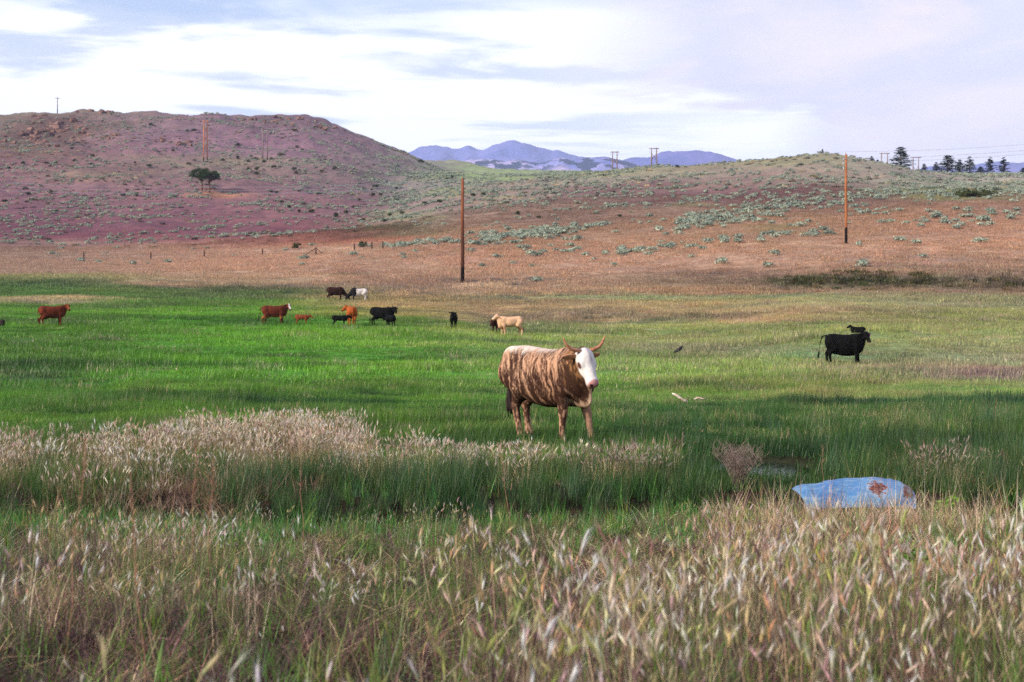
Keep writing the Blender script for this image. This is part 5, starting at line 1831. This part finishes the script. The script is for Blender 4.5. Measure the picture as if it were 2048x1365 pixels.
    mouth = inh * (1 - smooth(np.abs(qz + .187), .004, .014)) * smooth(qx, .30, .34)
    col = col * (1 - .8 * mouth[:, None]) + lin(120, 62, 50) * .8 * mouth[:, None]
    chin = inh * smooth(qx, .28, .36) * (qz < -.195)
    col = col * (1 - chin[:, None]) + lin(226, 190, 160) * chin[:, None]
    ear = ((qx > -.15) & (qx < .12) & (np.abs(qy) > .135) & (np.abs(qy) < .36) & (qz > -.30) & (qz < .02)).astype(float)
    er = lin(206, 150, 116)[None] * (1 + .25 * sn)[:, None]
    col = col * (1 - ear[:, None]) + er * ear[:, None]
    tl = ((X < -.875) & (Z < 1.1)).astype(float)[:, None]
    col = col * (1 - tl) + lin(46, 34, 32) * tl
    hf_ = smooth(.075 - Z, 0, .02)[:, None]
    col = col * (1 - hf_) + lin(50, 40, 36) * hf_
    return np.clip(col * .86, .003, .8)


HORN_UP = {'path': [(.0, .08, .0), (-.01, .155, .005), (-.035, .235, .02), (-.08, .295, .05), (-.13, .33, .085), (-.165, .345, .11)], 'r': [.030, .029, .025, .020, .013, .005]}
near = {'head': ((.955, -.17, 1.355), R(-9), R(52), R(3)), 'legs': std_legs(((.02, -.02), (.20, .02), (.30, -.02), (.05, .0)), .96), 'dewlap': .72, 'girth': 1.05, 'width': 1.04, 'udder': False, 'hs': 1.03, 'ear': .03, 'ear_t': .018,
        'tail': [(-.82, 0, 1.28), (-.89, 0, 1.12), (-.90, .02, .86), (-.89, .03, .66)]}
ncx, ncy = at(1095, 21.0)
cattle('cow', 'large brindled cow with white face and horns standing in front by the ditch', 'cow', (ncx, ncy), (math.cos(R(48)), -math.sin(R(48))), 1.0, near, brindle, .0125, HORN_UP, lin(40, 30, 30), M_horn, True)


def place(px_, d_):
    return at(px_, d_)


UPH = lambda yaw, pitch=30, z=1.50, xx=1.02, yy=0.0: ((xx, yy, z), R(yaw), R(pitch), 0.0)
RED, REDB, ORG, BLK, DBR = (96, 42, 26), (88, 38, 26), (156, 76, 34), (7, 6, 7), (44, 24, 20)
L1 = std_legs(((.05, 0), (-.06, 0), (.10, 0), (-.10, 0)))
L2 = std_legs(((-.04, 0), (.10, 0), (-.08, 0), (.12, 0)))
SM_HORN = {'path': [(.0, .08, -.01), (-.01, .14, .03), (.01, .17, .10), (.02, .175, .15)], 'r': [.03, .026, .016, .006]}
BIG_HORN = {'path': [(.0, .08, -.01), (-.01, .17, .02), (0, .25, .10), (.0, .27, .24), (.0, .24, .36)], 'r': [.036, .034, .028, .018, .006]}

cattle('cow', 'red cow standing alone at the far left looking at the camera', 'cow', place(104, 95), (.93, .36), .99, {'head': UPH(-62, 38, 1.50, .98, -.05), 'legs': L1}, flat_coat(RED, face=(150, 84, 52)), .028, None, lin(60, 30, 22))
cattle('cow', 'red-brown cow with white face patch, the left one of the middle group', 'cow', place(548, 100), (.99, .12), 1.0, {'head': UPH(-50, 40, 1.50, 1.0, -.05), 'legs': L2, 'tail': [(-.82, 0, 1.30), (-.95, 0, 1.15), (-1.0, 0, .85), (-1.04, 0, .62)]}, flat_coat(REDB, face=(226, 208, 206), belly=(150, 90, 60)), .028, None, lin(40, 26, 24))
CALF = {'girth': .74, 'width': .78, 'udder': False, 'neck': .85, 'hs': 1.12}
cl_ = std_legs(((.06, 0), (-.05, 0), (.08, 0), (-.08, 0)), .86, .85)
cattle('calf', 'small red calf just right of the white-faced red-brown cow', 'calf', place(604, 100), (.99, -.1), .56, {**CALF, 'head': UPH(-15, 25, 1.36, 1.02), 'legs': cl_}, flat_coat((116, 58, 34)), .034)
cattle('calf', 'small black calf standing left of the orange cow seen from behind', 'calf', place(679, 98), (.99, -.12), .62, {**CALF, 'head': UPH(10, 25, 1.42, 1.02), 'legs': std_legs(((.12, 0), (-.08, 0), (.1, 0), (-.1, 0)), .86, .85)}, flat_coat(BLK), .034)
cattle('cow', 'orange-brown cow seen from behind with its head turned left', 'cow', place(703, 101), (-.22, .97), .97, {'head': UPH(84, 34, 1.46, .86, .32), 'legs': L1}, flat_coat(ORG, face=None), .028, SM_HORN, lin(150, 76, 36), M_hornd)
cattle('cow', 'black cow with tall curved horns, right one of the middle group', 'cow', place(764, 101), (.97, -.22), .99, {'head': UPH(-48, 44, 1.38, 1.0, -.08), 'legs': std_legs(((.04, 0), (-.1, 0), (.2, 0), (-.12, 0)))}, flat_coat(BLK), .028, BIG_HORN, lin(20, 18, 18), M_hornd)
cattle('calf', 'black calf nursing close against the tall-horned black cow', 'calf', place(781, 98.6), (-.55, .83), .66, {**CALF, 'head': UPH(10, 20, 1.20, 1.0), 'legs': cl_}, flat_coat((6, 6, 6)), .034)
GRZ = {'head': ((1.30, .0, .52), R(0), R(48), 0.0)}
cattle('cow', 'dark brown cow grazing head to head with the black and white one', 'cow', place(671, 143), (.99, .1), 1.0, {**GRZ, 'legs': L1}, flat_coat(DBR, face=(150, 130, 110)), .030)


def pied(V, Q):
    w_ = smooth(.22 - V[:, 0] + .12 * fbm(V[:, 0] * 3, V[:, 1] * 3, V[:, 2] * 3, 3, 3), -.05, .05)
    tp = np.interp(V[:, 0], TORSO[:, 0], TORSO[:, 1])
    w_ = w_ * (1 - smooth(V[:, 2] - (tp - .10), 0, .05))
    col = lin(26, 24, 26) * (1 - w_[:, None]) + lin(214, 204, 200) * w_[:, None]
    ff = ((Q[:, 0] > .25) & (Q[:, 0] < .6) & (np.abs(Q[:, 1]) < .06) & (np.abs(Q[:, 2]) < .2)).astype(float)[:, None]
    return col * (1 - ff) + lin(220, 214, 210) * ff


cattle('cow', 'black and white cow grazing, white behind and black in front', 'cow', place(718, 142), (-.96, -.28), 1.0, {**GRZ, 'legs': L2, 'udder': True}, pied, .030, None, lin(24, 22, 22))
cattle('calf', 'black calf facing the camera alone in the middle of the meadow', 'calf', place(907, 99), (-.05, -1.0), .80, {**CALF, 'head': UPH(0, 42, 1.50, .95), 'legs': cl_, 'ear': -.01, 'ear_t': .035}, flat_coat((5, 5, 5)), .032)
cattle('cow', 'cream young bull with hump looking left in the middle of the meadow', 'cow', place(1022, 97), (-.98, -.18), .98, {'head': UPH(-8, 28, 1.50, .98, 0), 'legs': std_legs(((.1, 0), (-.06, 0), (.06, 0), (-.06, 0))), 'dewlap': .7, 'ear': .12, 'neck': .84, 'girth': .90, 'udder': False}, flat_coat((206, 164, 132), face=(226, 204, 186), belly=(170, 120, 92)), .028, None, lin(90, 80, 76))
cattle('calf', 'dark brown calf half hidden behind the cream bull', 'calf', place(995, 98.8), (-.45, -.9), .80, {**CALF, 'head': UPH(0, 42, 1.28, 1.0), 'legs': cl_}, flat_coat((60, 30, 26)), .032)
cattle('cow', 'big black cow with pink ear tag standing at the right', 'cow', place(1688, 64.5), (.985, -.17), 1.0, {'head': UPH(-60, 40, 1.47, .96, -.12), 'legs': std_legs(((.02, 0), (.16, 0), (.08, 0), (-.06, 0)), 1.2), 'ear': .02, 'ear_t': .026, 'girth': 1.2, 'width': 1.1,
       'tail': [(-.80, 0, 1.32), (-.98, 0, 1.26), (-1.06, 0, .95), (-1.12, 0, .58)]}, flat_coat((5, 5, 6), muzzle=(40, 36, 36)), .024, None, lin(14, 13, 14), None, False, 1)
ly = {**CALF, 'drop': .58, 'legs': lying_legs(.58), 'head': UPH(5, 22, 1.02, .90), 'tail': [(-.82, 0, .70), (-.90, .05, .5), (-.95, .1, .2), (-.85, .2, .08)]}
cattle('calf', 'black calf lying in the grass behind the big black cow', 'calf', place(1716, 82), (-.93, .36), .48, {**ly, 'girth': .85}, flat_coat((6, 6, 7)), .034)
cattle('calf', 'dark calf lying down, cut off by the left edge', 'calf', place(-2, 96), (-.95, .3), .55, {**ly, 'girth': .85}, flat_coat((40, 30, 30)), .036)

# ================================================================== small things
# blackbird on the turf
M_bird = noise_mat('black_feathers', lin(22, 20, 24), lin(40, 36, 44), 20, .6, .3)
X, Y = at(1357, 74)
zg = zf(X, Y)
e = obj('bird', None, None, None, (X, Y, zg + .12), (0, 0, R(20)), (1.35,) * 3, 'small black bird perched on the grass right of the brindled cow', 'bird')
m = MB()
m.tube([(-.26, 0, .02), (-.16, 0, .05), (-.08, 0, .08), (.02, 0, .14), (.09, 0, .19), (.13, 0, .235), (.17, 0, .25), (.195, 0, .245)], [.012, .03, .06, .075, .062, .045, .036, .008], 10)
obj('body', m.data('bird_body'), M_bird, e)
m = MB()
m.tube([(.185, 0, .247), (.24, 0, .24)], [.012, .002], 6)
obj('beak', m.data('beak'), M_hornd, e)
for s in (-1, 1):
    m = MB()
    m.tube([(.02, s * .025, .09), (.03, s * .025, -.02), (.06, s * .025, -.12)], .006, 5)
    obj('leg', m.data('bird_leg'), M_hornd, e)

# bleached branch lying in the turf
M_bleach = noise_mat('bleached_wood', lin(214, 206, 198), lin(160, 124, 104), 5, .8, .2, .4, (1, 1, 3))
X, Y = at(1362, 32.5)
zg = zf(X, Y)
m = MB()
m.tube([(-.17, .05, .26), (-.10, .02, .23), (-.02, 0, .17), (.06, 0, .12), (.14, -.02, .09)], [.012, .024, .028, .024, .012], 7)
m.tube([(.06, 0, .12), (.12, .03, .14), (.16, .05, .15)], [.016, .012, .006], 6)
e = obj('dead_branch', m.data('dead_branch'), M_bleach, None, (X, Y, zg), (0, 0, 0), (1.15,) * 3, 'bleached dead branch sticking out of the grass right of the brindled cow', 'branch')
X, Y = at(1396, 32.8)
m = MB()
m.tube([(-.09, 0, .12), (0, .02, .15), (.10, 0, .13), (.2, .02, .12)], [.01, .022, .018, .005], 6)
obj('dead_branch', m.data('dead_branch'), M_bleach, None, (X, Y, zf(X, Y)), (0, 0, 0), (1.1,) * 3, 'short pale stick lying just right of the bleached dead branch', 'branch')

# blue painted sheet of metal in the ditch
M_blue, bb = new_mat('faded_blue_paint')
tcn = bb.n('ShaderNodeTexCoord').outputs['Object']
f1, f2, f3 = bb.noise(tcn, 4.0, 6, .65), bb.noise(tcn, 30, 4, .6), bb.noise(bb.n('ShaderNodeMapping', {0: tcn, 3: (5, 20, 20)}).outputs[0], 1.5, 4, .6)
c = bb.mix(bb.ramp(f1, .35, .65), tuple(lin(52, 100, 154)), tuple(lin(92, 132, 170)))
c = bb.mix(bb.m('MULTIPLY', bb.ramp(f3, .5, .66), .55), c, tuple(lin(134, 152, 172)))
sx_, sy_, sz_ = bb.n('ShaderNodeSeparateXYZ', {0: tcn}).outputs


def rust_spot(cx_, cz_, rx, rz_):
    dx_ = bb.m('DIVIDE', bb.m('SUBTRACT', sx_, cx_), rx)
    dz_ = bb.m('DIVIDE', bb.m('SUBTRACT', sz_, cz_), rz_)
    r2_ = bb.m('ADD', bb.m('MULTIPLY', dx_, dx_), bb.m('MULTIPLY', dz_, dz_))
    return bb.m('ADD', r2_, bb.m('MULTIPLY', bb.m('SUBTRACT', bb.noise(tcn, 17, 7, .8), .5), 10.0))


rs = bb.m('MINIMUM', rust_spot(.20, .15, .075, .075), rust_spot(.49, .09, .06, .07))
c = bb.mix(bb.m('MULTIPLY', bb.ramp(rs, 1.7, 1.2), .25), c, tuple(lin(222, 226, 232)))
rust = bb.ramp(rs, 1.05, .85)
c = bb.mix(rust, c, bb.mix(bb.ramp(f2, .4, .6), tuple(lin(74, 34, 34)), tuple(lin(120, 64, 50))))
c = bb.mix(bb.m('MULTIPLY', bb.ramp(f2, .62, .70), .5), c, tuple(lin(110, 80, 70)))
finish(M_blue, bb, principled(bb, c, .5, .35, bb.n('ShaderNodeBump', {'Strength': .3, 'Distance': .01, 'Height': f1}).outputs[0]))
nu, nv = 60, 14
V, F = [], []
for th_ in (0, 1):
    for i in range(nu + 1):
        u = i / nu
        X_ = -.58 + 1.16 * u
        topz = np.interp(u, [0, .03, .1, .25, .258, .30, .42, .55, .7, .82, .90, .96, 1.0], [.10, .135, .16, .175, .195, .205, .225, .235, .235, .215, .175, .12, .06])
        topz += .003 * math.sin(u * 31) + .002 * math.sin(u * 87)
        slant = .10 * np.interp(u, [0, .2, 1], [1, .2, -.5])
        for j in range(nv + 1):
            v = j / nv
            arc = v * 1.45                                       # the sheet rolls over towards the viewer
            zz_ = (topz + .10) * math.cos(arc) - .10
            dent = .018 * math.sin(u * 8.5 + v * 2) * math.sin(v * 3) + .010 * math.sin(u * 21 + 4 * v)
            V.append((X_ + slant * v, .18 - .34 * math.sin(arc) - dent + th_ * .010, zz_ - th_ * .008 + .4 * dent))
N1 = (nu + 1) * (nv + 1)
for th_ in (0, 1):
    for i in range(nu):
        for j in range(nv):
            a = th_ * N1 + i * (nv + 1) + j
            q = [a, a + nv + 1, a + nv + 2, a + 1]
            F.append(q if th_ == 0 else q[::-1])
for i in range(nu):
    a, c2 = i * (nv + 1), (i + 1) * (nv + 1)
    F.append([a, a + N1, c2 + N1, c2])
for j in range(nv):
    for i0 in (0, nu):
        a = i0 * (nv + 1) + j
        F.append([a, a + 1, a + 1 + N1, a + N1])
X, Y = at(1712, 13.2)
obj('metal_sheet', mesh_data('metal_sheet', np.array(V), F), M_blue, None, (X, Y, -.262), (R(2), R(-1), R(-3)), (.97, 1, .76), 'faded blue metal sheet with rust patches lying in the ditch', 'scrap metal')
# flat grey stone / mud-caked edge beside it
M_stone = noise_mat('pale_ditch_stone', lin(120, 124, 128), lin(168, 168, 166), 7, .9, .1, .5)
st_ = rock_mesh(12)
st_.materials.clear()
X, Y = at(1812, 12.9)
obj('ditch_stone', st_, M_stone, None, (X, Y, -.36), (0, .1, .3), (.16, .13, .06), 'flat pale stone at the right end of the blue metal sheet', 'stone')


# dry brush
def twig_bush(name, seed, n, H, W, mat, r=.0032):
    random.seed(seed)
    m = MB()
    for _ in range(n):
        a = U(0, 6.28)
        b0 = np.array([U(-.05, .05), U(-.05, .05), 0])
        L_ = U(.6, 1.1) * H
        out_ = U(.1, 1.0) * W
        p1 = b0 + np.array([math.cos(a) * out_ * .35, math.sin(a) * out_ * .35, L_ * .5])
        p2 = b0 + np.array([math.cos(a) * out_, math.sin(a) * out_, L_ * U(.75, 1)])
        m.tube([b0, p1, p2], [r, r * .8, r * .3], 3, False)
        for _ in range(4):
            q = U(.3, .9)
            s0 = p1 + (p2 - p1) * q
            s1 = s0 + np.array([U(-.5, .5), U(-.5, .5), U(.2, .8)]) * H * .3
            m.tube([s0, s1], [r * .6, r * .25], 3, False)
    return m.data(name)


X, Y = at(1476, 15.3)
obj('dry_brush', twig_bush('dry_brush', 5, 120, .50, .32, M_twig), M_twig, None, (X, Y, zf(X, Y)), (0, 0, 0), (1, 1, 1), 'grey leafless brush by the ditch left of the blue metal sheet', 'shrub')

# tall dry weed stalks
M_stalk = noise_mat('dry_stalk', lin(140, 100, 84), lin(176, 136, 112), 30, .9, .1)
for k_, (px_, d_, top, bend, lb) in enumerate((
        (124, 6.2, 868, .10, 'tall reddish dry weed stalk at the far left of the near bank'),
        (292, 5.2, 912, -.06, 'tall thin brown stalk left of centre rising from the mauve grass'),
        (380, 9.4, 884, .05, 'reddish dry plume left of the dark sedge'),
        (410, 8.0, 914, .06, 'short reddish dry plume just right of the other plume'),
        (606, 10.5, 882, -.03, 'thin dry stalk standing before the dark sedge'),
        (1022, 11.2, 884, -.10, 'thin leaning dry stalk in front of the brindled cow'),
        (1645, 14.9, 888, .0, 'upright dry brown stalk behind the blue metal sheet'),
        (1990, 22.5, 795, .04, 'tall dry brown stalk in the dark sedge at the right'))):
    X, Y = at(px_, d_)
    zg = zf(X, Y)
    h = CAMZ - (top - HY) * d_ / FPX - zg
    random.seed(100 + k_)
    m = MB()
    m.tube([(0, 0, -.02), (bend * h * .3 + .012, .01, h * .3), (bend * h * .5 - .008, 0, h * .55), (bend * h * .8 + .006, 0, h * .78), (bend * h, 0, h)], [.0024, .002, .0018, .0014, .0007], 5)
    for q in range(46 if 'plume' in lb or 'reddish' in lb else 16):
        u = U(.55, 1.0)
        p0 = np.array([bend * h * u, 0, h * u])
        m.tube([p0, p0 + np.array([U(-1, 1), U(-1, 1), U(.3, 1.4)]) * .035 * (1.3 - u) * 2], [.0016, .0006], 3, False)
    obj('dry_stalk', m.data('dry_stalk'), M_stalk, None, (X, Y, zg), (0, 0, 0), (1, 1, 1), lb, 'weed')

# green feathery weed on the near bank
M_weed = leaf_mat('weed_leaves', lin(90, 130, 50), lin(130, 170, 70), .3)
for px_, d_, H, lb in ((1832, 7.6, .34, 'feathery green weed below the blue metal sheet on the near bank'), (1900, 12.6, .34, 'leafy green weed right of the blue metal sheet')):
    X, Y = at(px_, d_)
    lobes = [((U(-.07, .07), U(-.07, .07), U(.1, 1) * H), U(.03, .07)) for _ in range(14)]
    e = obj('leafy_weed', None, None, None, (X, Y, zf(X, Y)), (0, 0, 0), (1.2, 1.2, 1), lb, 'weed')
    fo = leaf_cloud('weed_foliage', 420, dome(lobes), .016, M_weed)
    obj('foliage', fo, None, e)
    m = MB()
    m.tube([(0, 0, -.02), (.01, 0, H * .5), (0, .01, H * 1.02)], [.006, .005, .002], 5)
    obj('stem', m.data('weed_stem'), M_stalk, e)
